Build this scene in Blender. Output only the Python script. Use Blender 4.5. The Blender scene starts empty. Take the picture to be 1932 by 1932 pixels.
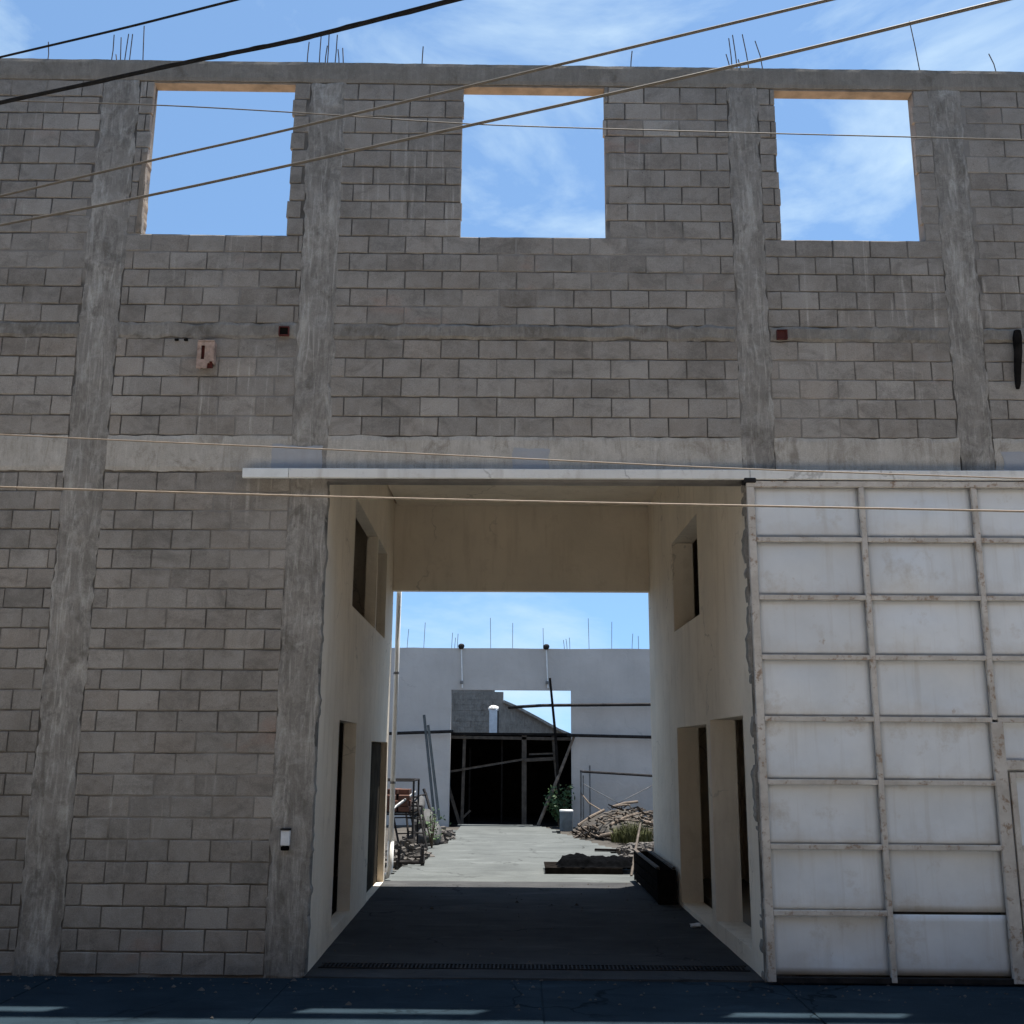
import bpy, bmesh, math, random
from mathutils import Vector, Matrix, noise
R = math.radians
random.seed(7)
sc = bpy.context.scene
COL = sc.collection

# ------------------------------------------------------------------ camera
CAM_LOC = Vector((0.0, -10.6, 2.14))
YAW, PITCH, ROLL = R(0.62), R(12.65), R(0.36)
fw = Vector((-math.sin(YAW)*math.cos(PITCH), math.cos(YAW)*math.cos(PITCH), math.sin(PITCH)))
rt = Vector((math.cos(YAW), math.sin(YAW), 0)); upv = rt.cross(fw)
rt2 = rt*math.cos(ROLL) + upv*math.sin(ROLL); up2 = upv*math.cos(ROLL) - rt*math.sin(ROLL)
cd = bpy.data.cameras.new('camera'); cam = bpy.data.objects.new('camera', cd); COL.objects.link(cam)
m = Matrix.Identity(4)
for i in range(3):
    m[i][0] = rt2[i]; m[i][1] = up2[i]; m[i][2] = -fw[i]; m[i][3] = CAM_LOC[i]
cam.matrix_world = m
cd.sensor_width = 36; cd.lens = 2000/1932*36; cd.clip_start = 0.05; cd.clip_end = 3000
sc.camera = cam

# ------------------------------------------------------------------ sun, sky, exposure
SUN = Vector((0.137, 0.160, 1.0)).normalized()          # towards the sun
sd = bpy.data.lights.new('sun', 'SUN'); sd.energy = 5.0; sd.angle = R(0.53); sd.color = (1.0, 0.95, 0.87)
so = bpy.data.objects.new('sun', sd); COL.objects.link(so)
so.rotation_euler = SUN.to_track_quat('Z', 'Y').to_euler(); so.location = (0, 0, 30)

wd = bpy.data.worlds.new('World'); sc.world = wd; wd.use_nodes = True
nt = wd.node_tree; nt.nodes.clear()
N = nt.nodes.new; LK = nt.links.new
out = N('ShaderNodeOutputWorld'); bg = N('ShaderNodeBackground'); LK(bg.outputs[0], out.inputs[0])
sky = N('ShaderNodeTexSky'); sky.sky_type = 'NISHITA'; sky.sun_disc = False
sky.sun_elevation = math.asin(SUN.z); sky.sun_rotation = math.atan2(SUN.x, SUN.y)
sky.altitude = 2000; sky.air_density = 1.0; sky.dust_density = 0.8; sky.ozone_density = 3.0
sv = N('ShaderNodeTexCoord'); sm = N('ShaderNodeMapping'); sm.inputs['Scale'].default_value = (1, 1, 0.85); sm.inputs['Location'].default_value = (0, 0, 0.22)
LK(sv.outputs['Generated'], sm.inputs[0]); LK(sm.outputs[0], sky.inputs[0])          # sky lookup raised: horizon takes its blue from higher up
tc = N('ShaderNodeTexCoord'); mp = N('ShaderNodeMapping'); mp.inputs['Scale'].default_value = (1.5, 1.0, 3.2)
mp.inputs['Rotation'].default_value = (0, R(24), R(20))
n1 = N('ShaderNodeTexNoise'); n1.inputs['Scale'].default_value = 2.6; n1.inputs['Detail'].default_value = 8; n1.inputs['Roughness'].default_value = 0.58
n1.inputs['Distortion'].default_value = 0.5
rp = N('ShaderNodeValToRGB'); rp.color_ramp.elements[0].position = 0.48; rp.color_ramp.elements[1].position = 0.70
LK(tc.outputs['Generated'], mp.inputs[0]); LK(mp.outputs[0], n1.inputs['Vector']); LK(n1.outputs[0], rp.inputs[0])
mx = N('ShaderNodeMix'); mx.data_type = 'RGBA'
ml = N('ShaderNodeMath'); ml.operation = 'MULTIPLY_ADD'; ml.inputs[1].default_value = 0.75; ml.inputs[2].default_value = 0.04
LK(rp.outputs[0], ml.inputs[0]); LK(ml.outputs[0], mx.inputs[0])
tn = N('ShaderNodeMix'); tn.data_type = 'RGBA'; tn.blend_type = 'MULTIPLY'; tn.inputs[0].default_value = 1.0
LK(sky.outputs[0], tn.inputs[6]); tn.inputs[7].default_value = (0.94, 1.06, 1.01, 1)
LK(tn.outputs[2], mx.inputs[6]); mx.inputs[7].default_value = (3.1, 3.95, 4.6, 1)
LK(mx.outputs[2], bg.inputs[0]); bg.inputs[1].default_value = 0.112

vs = sc.view_settings
vs.view_transform = 'Standard'; vs.look = 'None'; vs.gamma = 1; vs.exposure = 1.1
try: vs.use_curve_mapping = False
except Exception: pass

# ------------------------------------------------------------------ materials
class NT:
    def __init__(s, name, spec=0.2):
        s.m = bpy.data.materials.new(name); s.m.use_nodes = True
        s.t = s.m.node_tree; s.t.nodes.clear()
        s.o = s.n('ShaderNodeOutputMaterial'); s.b = s.n('ShaderNodeBsdfPrincipled')
        s.l(s.b.outputs[0], s.o.inputs[0]); s.b.inputs['Specular IOR Level'].default_value = spec
        g = s.n('ShaderNodeNewGeometry'); s.pos = g.outputs['Position']
    def n(s, t): return s.t.nodes.new(t)
    def l(s, a, b): s.t.links.new(a, b)
    def map(s, scale, off=(0, 0, 0)):
        k = s.n('ShaderNodeMapping'); k.inputs['Scale'].default_value = scale; k.inputs['Location'].default_value = off
        s.l(s.pos, k.inputs[0]); return k.outputs[0]
    def noise(s, scale, detail=4, rough=0.55, vec=None, dist=0.0):
        k = s.n('ShaderNodeTexNoise'); k.inputs['Scale'].default_value = scale; k.inputs['Detail'].default_value = detail
        k.inputs['Roughness'].default_value = rough; k.inputs['Distortion'].default_value = dist
        s.l(vec if vec is not None else s.pos, k.inputs['Vector']); return k.outputs[0]
    def ramp(s, fac, p0, p1, c0=(0, 0, 0, 1), c1=(1, 1, 1, 1)):
        k = s.n('ShaderNodeValToRGB'); e = k.color_ramp.elements
        e[0].position = p0; e[1].position = p1; e[0].color = c0; e[1].color = c1
        s.l(fac, k.inputs[0]); return k.outputs[0]
    def mix(s, fac, a, b, mode='MIX'):
        k = s.n('ShaderNodeMix'); k.data_type = 'RGBA'; k.blend_type = mode
        for i, v in ((0, fac), (6, a), (7, b)):
            if isinstance(v, (int, float)): k.inputs[i].default_value = v
            elif isinstance(v, tuple): k.inputs[i].default_value = v + (1,) if len(v) == 3 else v
            else: s.l(v, k.inputs[i])
        return k.outputs[2]
    def math(s, op, a, b=0.0, c=0.0):
        k = s.n('ShaderNodeMath'); k.operation = op
        for i, v in enumerate((a, b, c)):
            if isinstance(v, (int, float)): k.inputs[i].default_value = v
            else: s.l(v, k.inputs[i])
        return k.outputs[0]
    def base(s, c):
        if isinstance(c, tuple): s.b.inputs['Base Color'].default_value = c + (1,) if len(c) == 3 else c
        else: s.l(c, s.b.inputs['Base Color'])
    def rough(s, v):
        if isinstance(v, (int, float)): s.b.inputs['Roughness'].default_value = v
        else: s.l(v, s.b.inputs['Roughness'])
    def bump(s, h, strength=0.4, dist=0.01):
        k = s.n('ShaderNodeBump'); k.inputs['Strength'].default_value = strength; k.inputs['Distance'].default_value = dist
        s.l(h, k.inputs['Height']); s.l(k.outputs[0], s.b.inputs['Normal'])

MAT = {}
def simple(name, col, rough=0.7, metal=0.0, var=0.35, scale=9.0, bump=0.25, bscale=60.0, bdist=0.004, var2=None):
    k = NT(name, 0.0 if max(col) < 0.06 else 0.3)
    a = tuple(c*(1-var) for c in col); b = tuple(min(1, c*(1+var)) for c in col)
    n = k.noise(scale, 6, 0.6)
    c = k.mix(k.ramp(n, 0.3, 0.7), a, b)
    if var2: c = k.mix(k.ramp(k.noise(scale*0.35, 5, 0.65), 0.52, 0.68), c, var2)
    k.base(c); k.rough(rough); k.b.inputs['Metallic'].default_value = metal
    if bump: k.bump(k.noise(bscale, 4, 0.6), bump, bdist)
    MAT[name] = k.m; return k.m

def block_mat(name, per_object):
    k = NT(name)
    if per_object:
        oi = k.n('ShaderNodeObjectInfo'); col = oi.outputs['Color']
    else:
        at = k.n('ShaderNodeAttribute'); at.attribute_name = 'tint'; col = at.outputs['Color']
    sep = k.n('ShaderNodeSeparateColor'); k.l(col, sep.inputs[0])
    tone, warm, dirt = sep.outputs[0], sep.outputs[1], sep.outputs[2]
    base = k.mix(tone, (0.188, 0.169, 0.148), (0.442, 0.402, 0.356))
    base = k.mix(k.math('MULTIPLY', warm, 0.50), base, (0.30, 0.235, 0.18))
    # weather: broad soft stains, thin runs of cement, grainy aggregate
    st = k.ramp(k.noise(0.55, 6, 0.62), 0.40, 0.66)
    base = k.mix(k.math('MULTIPLY', st, 0.70), base, (0.170, 0.149, 0.126))
    red = k.ramp(k.noise(0.9, 4, 0.6, k.map((1, 1, 2.2), (4, 0, 9))), 0.62, 0.74)
    base = k.mix(k.math('MULTIPLY', red, 0.5), base, (0.33, 0.200, 0.150))
    run = k.ramp(k.noise(1.0, 5, 0.6, k.map((17, 1, 0.8))), 0.56, 0.74)
    band = k.ramp(k.noise(0.8, 3, 0.5, k.map((1, 1, 1.3), (2, 3, 1))), 0.50, 0.62)
    base = k.mix(k.math('MULTIPLY', k.math('MULTIPLY', run, band), 0.75), base, (0.62, 0.575, 0.51))
    blot = k.ramp(k.noise(4.5, 7, 0.74), 0.42, 0.68)
    base = k.mix(k.math('MULTIPLY', blot, 0.45), base, (0.40, 0.37, 0.335))
    grim = k.ramp(k.noise(2.4, 8, 0.74, k.map((1, 1, 1.5), (11, 4, 6)), 0.8), 0.50, 0.66)
    base = k.mix(k.math('MULTIPLY', grim, 0.5), base, (0.130, 0.116, 0.101))
    grain = k.noise(95, 5, 0.75)
    base = k.mix(0.55, base, k.ramp(grain, 0.25, 0.75, (0.25, 0.25, 0.25, 1), (0.78, 0.78, 0.78, 1)), 'OVERLAY')
    pit = k.ramp(k.noise(38, 3, 0.6), 0.24, 0.34)
    base = k.mix(1.0, base, k.mix(pit, (0.45, 0.43, 0.40), (1, 1, 1)), 'MULTIPLY')
    k.base(base); k.rough(0.93)
    k.bump(k.math('ADD', k.noise(120, 4, 0.7), k.math('MULTIPLY', k.noise(24, 4, 0.6), 0.8)), 0.55, 0.006)
    MAT[name] = k.m
block_mat('block_single', True); block_mat('block_mass', False)

def mortar():
    k = NT('mortar')
    n = k.ramp(k.noise(3, 6, 0.65), 0.35, 0.7)
    c = k.mix(n, (0.115, 0.105, 0.094), (0.215, 0.197, 0.176))
    fl = k.n('ShaderNodeAttribute'); fl.attribute_name = 'flush'
    sm = k.mix(k.ramp(k.noise(2.0, 5, 0.6), 0.35, 0.65), (0.230, 0.208, 0.184), (0.320, 0.292, 0.262))
    c = k.mix(fl.outputs['Fac'], c, sm)
    k.base(c); k.rough(0.95); k.bump(k.noise(70, 5, 0.7), 0.6, 0.01); MAT['mortar'] = k.m
mortar()

def concrete(name, lo, hi, pale, dark, streak=0.6):
    k = NT(name)
    c = k.mix(k.ramp(k.noise(2.2, 7, 0.66), 0.30, 0.72), lo, hi)
    s1 = k.ramp(k.noise(1.0, 6, 0.66, k.map((19, 19, 1.5)), 1.2), 0.52, 0.74)
    c = k.mix(k.math('MULTIPLY', s1, streak), c, pale)
    s2 = k.ramp(k.noise(1.0, 6, 0.7, k.map((11, 11, 1.6), (3, 1, 7)), 1.5), 0.50, 0.72)
    c = k.mix(k.math('MULTIPLY', s2, streak*0.9), c, dark)
    wz = k.ramp(k.noise(1.6, 8, 0.72, k.map((2.6, 2.6, 0.75), (1, 0, 4)), 1.0), 0.52, 0.64)
    c = k.mix(k.math('MULTIPLY', wz, 0.6*streak), c, pale)
    dz_ = k.ramp(k.noise(1.6, 8, 0.72, k.map((2.4, 2.4, 0.65), (6, 3, 1)), 1.0), 0.54, 0.66)
    c = k.mix(k.math('MULTIPLY', dz_, 0.8*streak), c, dark)
    b = k.ramp(k.noise(7, 7, 0.72, dist=0.6), 0.50, 0.66)
    c = k.mix(k.math('MULTIPLY', b, 0.30), c, pale)
    d = k.ramp(k.noise(4.3, 6, 0.7, k.map((1, 1, 0.8), (9, 2, 3)), 0.4), 0.56, 0.68)
    c = k.mix(k.math('MULTIPLY', d, 0.65), c, dark)
    c = k.mix(0.4, c, k.ramp(k.noise(90, 4, 0.7), 0.25, 0.75, (0.28,)*3 + (1,), (0.74,)*3 + (1,)), 'OVERLAY')
    k.base(c); k.rough(0.92)
    k.bump(k.math('ADD', k.noise(80, 5, 0.7), k.math('MULTIPLY', k.noise(9, 5, 0.65), 1.5)), 0.55, 0.008)
    MAT[name] = k.m
concrete('column_concrete', (0.200, 0.180, 0.156), (0.330, 0.300, 0.265), (0.56, 0.525, 0.47), (0.120, 0.105, 0.088), 0.75)
concrete('beam_concrete', (0.38, 0.342, 0.292), (0.53, 0.485, 0.425), (0.64, 0.60, 0.54), (0.22, 0.185, 0.148), 0.50)
concrete('top_concrete', (0.195, 0.172, 0.143), (0.280, 0.249, 0.212), (0.36, 0.33, 0.285), (0.135, 0.115, 0.093), 0.35)
concrete('slab_concrete', (0.175, 0.156, 0.133), (0.290, 0.262, 0.228), (0.42, 0.39, 0.345), (0.115, 0.099, 0.082), 0.40)

def plaster(name, col, dirt, amt=0.5):
    k = NT(name)
    c = k.mix(k.ramp(k.noise(0.8, 5, 0.55), 0.35, 0.7), tuple(x*0.90 for x in col), tuple(min(1, x*1.06) for x in col))
    s = k.ramp(k.noise(1.0, 5, 0.6, k.map((6, 6, 0.8))), 0.52, 0.75)
    c = k.mix(k.math('MULTIPLY', s, amt*0.5), c, dirt)
    d = k.ramp(k.noise(2.6, 7, 0.7), 0.56, 0.72)
    c = k.mix(k.math('MULTIPLY', d, amt*0.5), c, dirt)
    sc_ = k.ramp(k.noise(9, 8, 0.78, k.map((1, 1, 0.6), (2, 8, 1)), 0.7), 0.60, 0.70)
    c = k.mix(k.math('MULTIPLY', sc_, amt*0.45), c, dirt)
    vo = k.n('ShaderNodeTexVoronoi'); vo.feature = 'DISTANCE_TO_EDGE'; vo.inputs['Scale'].default_value = 0.45
    wob = k.n('ShaderNodeVectorMath'); wob.operation = 'MULTIPLY_ADD'; nn = k.n('ShaderNodeTexNoise'); nn.inputs['Scale'].default_value = 1.8; nn.inputs['Detail'].default_value = 7
    k.l(k.pos, nn.inputs['Vector']); k.l(nn.outputs['Color'], wob.inputs[0]); wob.inputs[1].default_value = (1, 1, 1); k.l(k.pos, wob.inputs[2]); k.l(wob.outputs[0], vo.inputs['Vector'])
    ck = k.math('MULTIPLY', k.ramp(vo.outputs['Distance'], 0.002, 0.006, (1, 1, 1, 1), (0, 0, 0, 1)), k.ramp(k.noise(0.5, 3, 0.5), 0.48, 0.56))
    c = k.mix(k.math('MULTIPLY', ck, 0.5*amt), c, tuple(x*0.4 for x in dirt))
    k.base(c); k.rough(0.85); k.bump(k.math('ADD', k.noise(45, 4, 0.6), k.math('MULTIPLY', k.noise(3.2, 5, 0.55, dist=0.8), 5.0)), 0.45, 0.008)
    MAT[name] = k.m
plaster('cream_plaster', (0.85, 0.75, 0.61), (0.58, 0.48, 0.36), 0.9)
plaster('grey_plaster', (0.56, 0.53, 0.50), (0.42, 0.39, 0.36), 0.4)
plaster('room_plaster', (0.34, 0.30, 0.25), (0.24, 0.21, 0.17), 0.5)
plaster('white_paint', (0.78, 0.76, 0.72), (0.36, 0.30, 0.24), 0.9)
plaster('blue_patch', (0.40, 0.40, 0.41), (0.30, 0.28, 0.26), 0.9)

def gate_sheet():
    k = NT('gate_sheet', 0.4)
    c = k.mix(k.ramp(k.noise(1.1, 5, 0.6), 0.32, 0.7), (0.66, 0.69, 0.72), (0.82, 0.84, 0.86))
    s = k.ramp(k.noise(1.0, 5, 0.6, k.map((11, 11, 0.6))), 0.54, 0.76)
    c = k.mix(k.math('MULTIPLY', s, 0.30), c, (0.42, 0.37, 0.31))
    d = k.ramp(k.noise(2.3, 7, 0.72), 0.57, 0.72)
    c = k.mix(k.math('MULTIPLY', d, 0.55), c, (0.45, 0.39, 0.32))
    r = k.ramp(k.noise(3.1, 8, 0.74, k.map((1.4, 1, 1), (3, 0, 5))), 0.67, 0.74)
    c = k.mix(k.math('MULTIPLY', r, 0.8), c, (0.30, 0.17, 0.075))
    oi = k.n('ShaderNodeObjectInfo')
    c = k.mix(k.math('MULTIPLY', oi.outputs['Random'], 0.22), c, (0.52, 0.50, 0.47))
    tcn = k.n('ShaderNodeTexCoord'); sx = k.n('ShaderNodeSeparateXYZ'); k.l(tcn.outputs['Generated'], sx.inputs[0])
    edge = k.math('ADD', k.math('SUBTRACT', 0.30, sx.outputs[2]), k.math('MULTIPLY', k.math('SUBTRACT', k.noise(3.2, 6, 0.7), 0.5), 0.9))
    c = k.mix(k.math('MULTIPLY', k.ramp(edge, 0.0, 0.45), 0.55), c, (0.50, 0.44, 0.37))
    k.base(c); k.rough(k.ramp(k.noise(4, 4, 0.6), 0.3, 0.7, (0.38,)*3 + (1,), (0.62,)*3 + (1,)))
    k.bump(k.noise(2.4, 3, 0.5), 0.25, 0.03); MAT['gate_sheet'] = k.m
gate_sheet()
def gate_frame():
    k = NT('gate_frame', 0.3)
    c = k.mix(k.ramp(k.noise(5, 6, 0.65), 0.35, 0.7), (0.46, 0.415, 0.365), (0.64, 0.595, 0.54))
    r = k.ramp(k.noise(11, 8, 0.74), 0.54, 0.64)
    c = k.mix(k.math('MULTIPLY', r, 0.80), c, (0.24, 0.14, 0.075))
    k.base(c); k.rough(0.55); k.bump(k.noise(35, 5, 0.65), 0.3, 0.004); MAT['gate_frame'] = k.m
gate_frame()

def floor_mat(name, lo, hi, stain, dist=0.006, bs=50):
    k = NT(name, 0.03)
    c = k.mix(k.ramp(k.noise(0.9, 7, 0.65), 0.30, 0.72), lo, hi)
    c = k.mix(k.math('MULTIPLY', k.ramp(k.noise(2.1, 7, 0.7, k.map((0.6, 2.2, 1))), 0.52, 0.70), 0.6), c, stain)
    c = k.mix(0.5, c, k.ramp(k.noise(130, 4, 0.7), 0.25, 0.75, (0.28,)*3 + (1,), (0.74,)*3 + (1,)), 'OVERLAY')
    vo = k.n('ShaderNodeTexVoronoi'); vo.feature = 'DISTANCE_TO_EDGE'; vo.inputs['Scale'].default_value = 0.55
    wob = k.n('ShaderNodeVectorMath'); wob.operation = 'MULTIPLY_ADD'
    nn = k.n('ShaderNodeTexNoise'); nn.inputs['Scale'].default_value = 2.2; nn.inputs['Detail'].default_value = 6; k.l(k.pos, nn.inputs['Vector'])
    k.l(nn.outputs['Color'], wob.inputs[0]); wob.inputs[1].default_value = (0.9, 0.9, 0.0); k.l(k.pos, wob.inputs[2]); k.l(wob.outputs[0], vo.inputs['Vector'])
    crack = k.math('MULTIPLY', k.ramp(vo.outputs['Distance'], 0.004, 0.012, (1, 1, 1, 1), (0, 0, 0, 1)), k.ramp(k.noise(0.6, 3, 0.5), 0.46, 0.58))
    c = k.mix(k.math('MULTIPLY', crack, 0.75), c, tuple(x*0.3 for x in lo))
    dust = k.ramp(k.noise(1.4, 7, 0.7, k.map((0.5, 1.6, 1), (5, 2, 0)), 0.5), 0.55, 0.75)
    c = k.mix(k.math('MULTIPLY', dust, 0.45), c, tuple(min(1, x*1.9) for x in hi))
    k.base(c); k.rough(0.9); k.bump(k.noise(bs, 5, 0.7), 0.5, dist); MAT[name] = k.m
floor_mat('street_concrete', (0.46, 0.435, 0.395), (0.58, 0.55, 0.505), (0.40, 0.375, 0.34))
floor_mat('bounce_cut_asphalt', (0.040, 0.041, 0.043), (0.062, 0.063, 0.065), (0.03, 0.03, 0.03))
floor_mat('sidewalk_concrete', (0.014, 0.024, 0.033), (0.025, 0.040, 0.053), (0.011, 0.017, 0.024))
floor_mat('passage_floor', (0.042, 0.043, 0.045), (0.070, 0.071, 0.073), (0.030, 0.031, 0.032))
floor_mat('yard_concrete', (0.082, 0.088, 0.087), (0.122, 0.130, 0.127), (0.064, 0.068, 0.067))
floor_mat('dirt', (0.058, 0.053, 0.048), (0.092, 0.085, 0.076), (0.042, 0.038, 0.034), 0.02, 30)
floor_mat('roof_screed', (0.36, 0.25, 0.17), (0.48, 0.34, 0.23), (0.28, 0.19, 0.13))

simple('warm_light_tan', (0.25, 0.205, 0.16), 0.85, var=0.3, scale=5, bump=0.3)  # tan with the warm light on window heads and jamb put into it
simple('rebar_steel', (0.10, 0.075, 0.06), 0.75, 0.3)
simple('cable_black', (0.022, 0.021, 0.021), 0.55, var=0.3)
simple('cable_grey', (0.13, 0.108, 0.082), 0.6, var=0.2)
simple('cable_pale', (0.26, 0.205, 0.15), 0.6, var=0.2)
simple('dark_steel', (0.035, 0.033, 0.033), 0.6, 0.4)
simple('grey_steel', (0.20, 0.20, 0.20), 0.5, 0.6)
simple('black_plastic', (0.0035, 0.0038, 0.0045), 0.75, var=0.4, scale=14, bump=0.4, bscale=20, bdist=0.02)
simple('old_timber', (0.080, 0.066, 0.054), 0.85, var=0.4, scale=7)
simple('dark_timber', (0.016, 0.014, 0.013), 0.8, var=0.45, scale=8)
simple('pale_timber', (0.15, 0.118, 0.092), 0.85, var=0.4, scale=7)
simple('blue_board', (0.035, 0.045, 0.055), 0.7, var=0.3)
simple('red_brick', (0.095, 0.046, 0.033), 0.9, var=0.35, scale=4)
simple('rubble', (0.085, 0.077, 0.070), 0.95, var=0.5, scale=2.2)
simple('sack', (0.065, 0.064, 0.064), 0.8, var=0.25, scale=8, bump=0.4, bscale=18, bdist=0.02)
simple('pvc_white', (0.80, 0.80, 0.78), 0.4, var=0.08, bump=0)
simple('drum_grey', (0.125, 0.145, 0.155), 0.7, var=0.3, scale=5)
simple('leaf_green', (0.045, 0.085, 0.030), 0.6, var=0.5, scale=6, bump=0)
simple('grass_green', (0.070, 0.075, 0.024), 0.7, var=0.45, scale=5, bump=0)
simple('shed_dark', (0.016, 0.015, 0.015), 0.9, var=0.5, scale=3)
simple('rust_box', (0.40, 0.285, 0.225), 0.8, var=0.4, scale=14, var2=(0.17, 0.07, 0.04))
simple('dark_red', (0.10, 0.025, 0.020), 0.8, var=0.4)
simple('void', (0.012, 0.011, 0.010), 0.95, var=0.2)
simple('door_brown', (0.058, 0.050, 0.040), 0.9, var=0.3, scale=3)
simple('door_blue', (0.020, 0.024, 0.034), 0.55, var=0.3)
simple('white_box', (0.72, 0.73, 0.74), 0.5, var=0.12, bump=0)
simple('screen_ochre', (0.17, 0.125, 0.085), 0.9, var=0.15, scale=1)
simple('screen_brown', (0.14, 0.105, 0.08), 0.9, var=0.15, scale=1)
simple('bark', (0.10, 0.075, 0.05), 0.9)
simple('hill_dry', (0.18, 0.16, 0.12), 0.95, var=0.3, scale=0.02)

# ------------------------------------------------------------------ helpers
def link(o, parent=None):
    COL.objects.link(o)
    if parent: o.parent = parent
    return o
def obj(name, bm, mat, parent=None, smooth=False):
    me = bpy.data.meshes.new(name); bm.normal_update(); bm.to_mesh(me); bm.free()
    me.materials.append(MAT[mat])
    if smooth:
        for p in me.polygons: p.use_smooth = True
    return link(bpy.data.objects.new(name, me), parent)
def raw(name, vs_, fs_, mat, parent=None, smooth=False):
    me = bpy.data.meshes.new(name); me.from_pydata([tuple(v) for v in vs_], [], fs_); me.update()
    me.materials.append(MAT[mat])
    if smooth:
        for p in me.polygons: p.use_smooth = True
    return link(bpy.data.objects.new(name, me), parent)
def empty(name, loc, label, cat, group=None):
    o = bpy.data.objects.new(name, None); o.location = loc; COL.objects.link(o)
    tag(o, label, cat, group); return o
def tag(o, label, cat, group=None):
    o['label'] = label; o['category'] = cat
    if group: o['group'] = group
    return o
def struct(o): o['kind'] = 'structure'; return o
def rel(o, root):
    """keep world-space mesh coordinates although the root sits elsewhere"""
    o.matrix_parent_inverse = Matrix.Translation(root.location).inverted(); return o
def bx(bm, x0, x1, y0, y1, z0, z1, bev=0.0, seg=1):
    r = bmesh.ops.create_cube(bm, size=1.0)
    for v in r['verts']:
        v.co = Vector((x0+(v.co.x+.5)*(x1-x0), y0+(v.co.y+.5)*(y1-y0), z0+(v.co.z+.5)*(z1-z0)))
    if bev:
        es = set(e for v in r['verts'] for e in v.link_edges)
        bmesh.ops.bevel(bm, geom=list(es), offset=bev, segments=seg, affect='EDGES', profile=0.5)
def bar(bm, a, b, w, h=None, up=Vector((0, 0, 1)), bev=0.0):
    """square section bar from a to b"""
    a = Vector(a); b = Vector(b); h = h or w; d = (b-a); L = d.length; d.normalize()
    u = Vector(up)
    if abs(u.dot(d)) > 0.98: u = Vector((0, 1, 0))
    s = d.cross(u).normalized(); t = s.cross(d).normalized()
    r = bmesh.ops.create_cube(bm, size=1.0)
    for v in r['verts']:
        c = v.co.copy(); v.co = a + d*((c.y+.5)*L) + s*(c.x*w) + t*(c.z*h)
    if bev:
        es = set(e for v in r['verts'] for e in v.link_edges)
        bmesh.ops.bevel(bm, geom=list(es), offset=bev, segments=1, affect='EDGES')
def tube(bm, pts, r, n=8, cap=True):
    pts = [Vector(p) for p in pts]; rings = []
    for i, p in enumerate(pts):
        d = (pts[min(i+1, len(pts)-1)] - pts[max(i-1, 0)]).normalized()
        u = Vector((0, 0, 1)) if abs(d.z) < 0.95 else Vector((0, 1, 0))
        s = d.cross(u).normalized(); t = s.cross(d)
        rr = r[i] if isinstance(r, (list, tuple)) else r
        rings.append([bm.verts.new(p + s*math.cos(2*math.pi*k/n)*rr + t*math.sin(2*math.pi*k/n)*rr) for k in range(n)])
    for a, b in zip(rings, rings[1:]):
        for k in range(n): bm.faces.new((a[k], a[(k+1) % n], b[(k+1) % n], b[k]))
    if cap: bm.faces.new(rings[0][::-1]); bm.faces.new(rings[-1])
def lathe(bm, c, prof, n=20):
    rings = []
    for r, z in prof:
        rings.append([bm.verts.new((c[0]+r*math.cos(2*math.pi*k/n), c[1]+r*math.sin(2*math.pi*k/n), c[2]+z)) for k in range(n)])
    for a, b in zip(rings, rings[1:]):
        for k in range(n): bm.faces.new((a[k], a[(k+1) % n], b[(k+1) % n], b[k]))
    bm.faces.new(rings[0][::-1]); bm.faces.new(rings[-1])
def lump(bm, c, sx, sy, sz, sub=2, amp=0.25, freq=2.0, seed=0):
    r = bmesh.ops.create_icosphere(bm, subdivisions=sub, radius=1.0)
    for v in r['verts']:
        d = 1 + amp*noise.noise(v.co*freq + Vector((seed*3.1, seed*1.7, seed)))
        v.co = Vector((c[0]+v.co.x*sx*d, c[1]+v.co.y*sy*d, c[2]+v.co.z*sz*d))
def fine(brk, step):
    brk = sorted(set(round(b, 5) for b in brk)); o = [brk[0]]
    for a, b in zip(brk, brk[1:]):
        n = max(1, int(math.ceil((b-a)/step-1e-6))) if step else 1
        for i in range(1, n+1): o.append(a+(b-a)*i/n)
    return o
def sheet(us, vs_, holes, t, pos, inside=None):
    """slab over a (u,v) grid with rectangular holes; pos(u,v,w) -> point, w = 0 front, 1 back. Shared verts, closed."""
    nu, nv = len(us)-1, len(vs_)-1
    def full(i, j):
        if i < 0 or j < 0 or i >= nu or j >= nv: return False
        u = (us[i]+us[i+1])/2; v = (vs_[j]+vs_[j+1])/2
        for (a, b, c, d) in holes:
            if a < u < b and c < v < d: return False
        return inside(u, v) if inside else True
    V, F, idx = [], [], {}
    def vid(i, j, w):
        k = (i, j, w)
        if k not in idx: idx[k] = len(V); V.append(pos(us[i], vs_[j], w))
        return idx[k]
    for i in range(nu):
        for j in range(nv):
            if not full(i, j): continue
            F.append((vid(i, j, 0), vid(i+1, j, 0), vid(i+1, j+1, 0), vid(i, j+1, 0)))
            F.append((vid(i, j, 1), vid(i, j+1, 1), vid(i+1, j+1, 1), vid(i+1, j, 1)))
            if not full(i-1, j): F.append((vid(i, j, 0), vid(i, j+1, 0), vid(i, j+1, 1), vid(i, j, 1)))
            if not full(i+1, j): F.append((vid(i+1, j, 0), vid(i+1, j, 1), vid(i+1, j+1, 1), vid(i+1, j+1, 0)))
            if not full(i, j-1): F.append((vid(i, j, 0), vid(i, j, 1), vid(i+1, j, 1), vid(i+1, j, 0)))
            if not full(i, j+1): F.append((vid(i, j+1, 0), vid(i+1, j+1, 0), vid(i+1, j+1, 1), vid(i, j+1, 1)))
    return V, F
def nz(x, y, z=0.0): return noise.noise(Vector((x, y, z)))
def fbm(x, y, z=0.0, o=4): return noise.fractal(Vector((x, y, z)), 1.0, 2.0, o)
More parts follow.
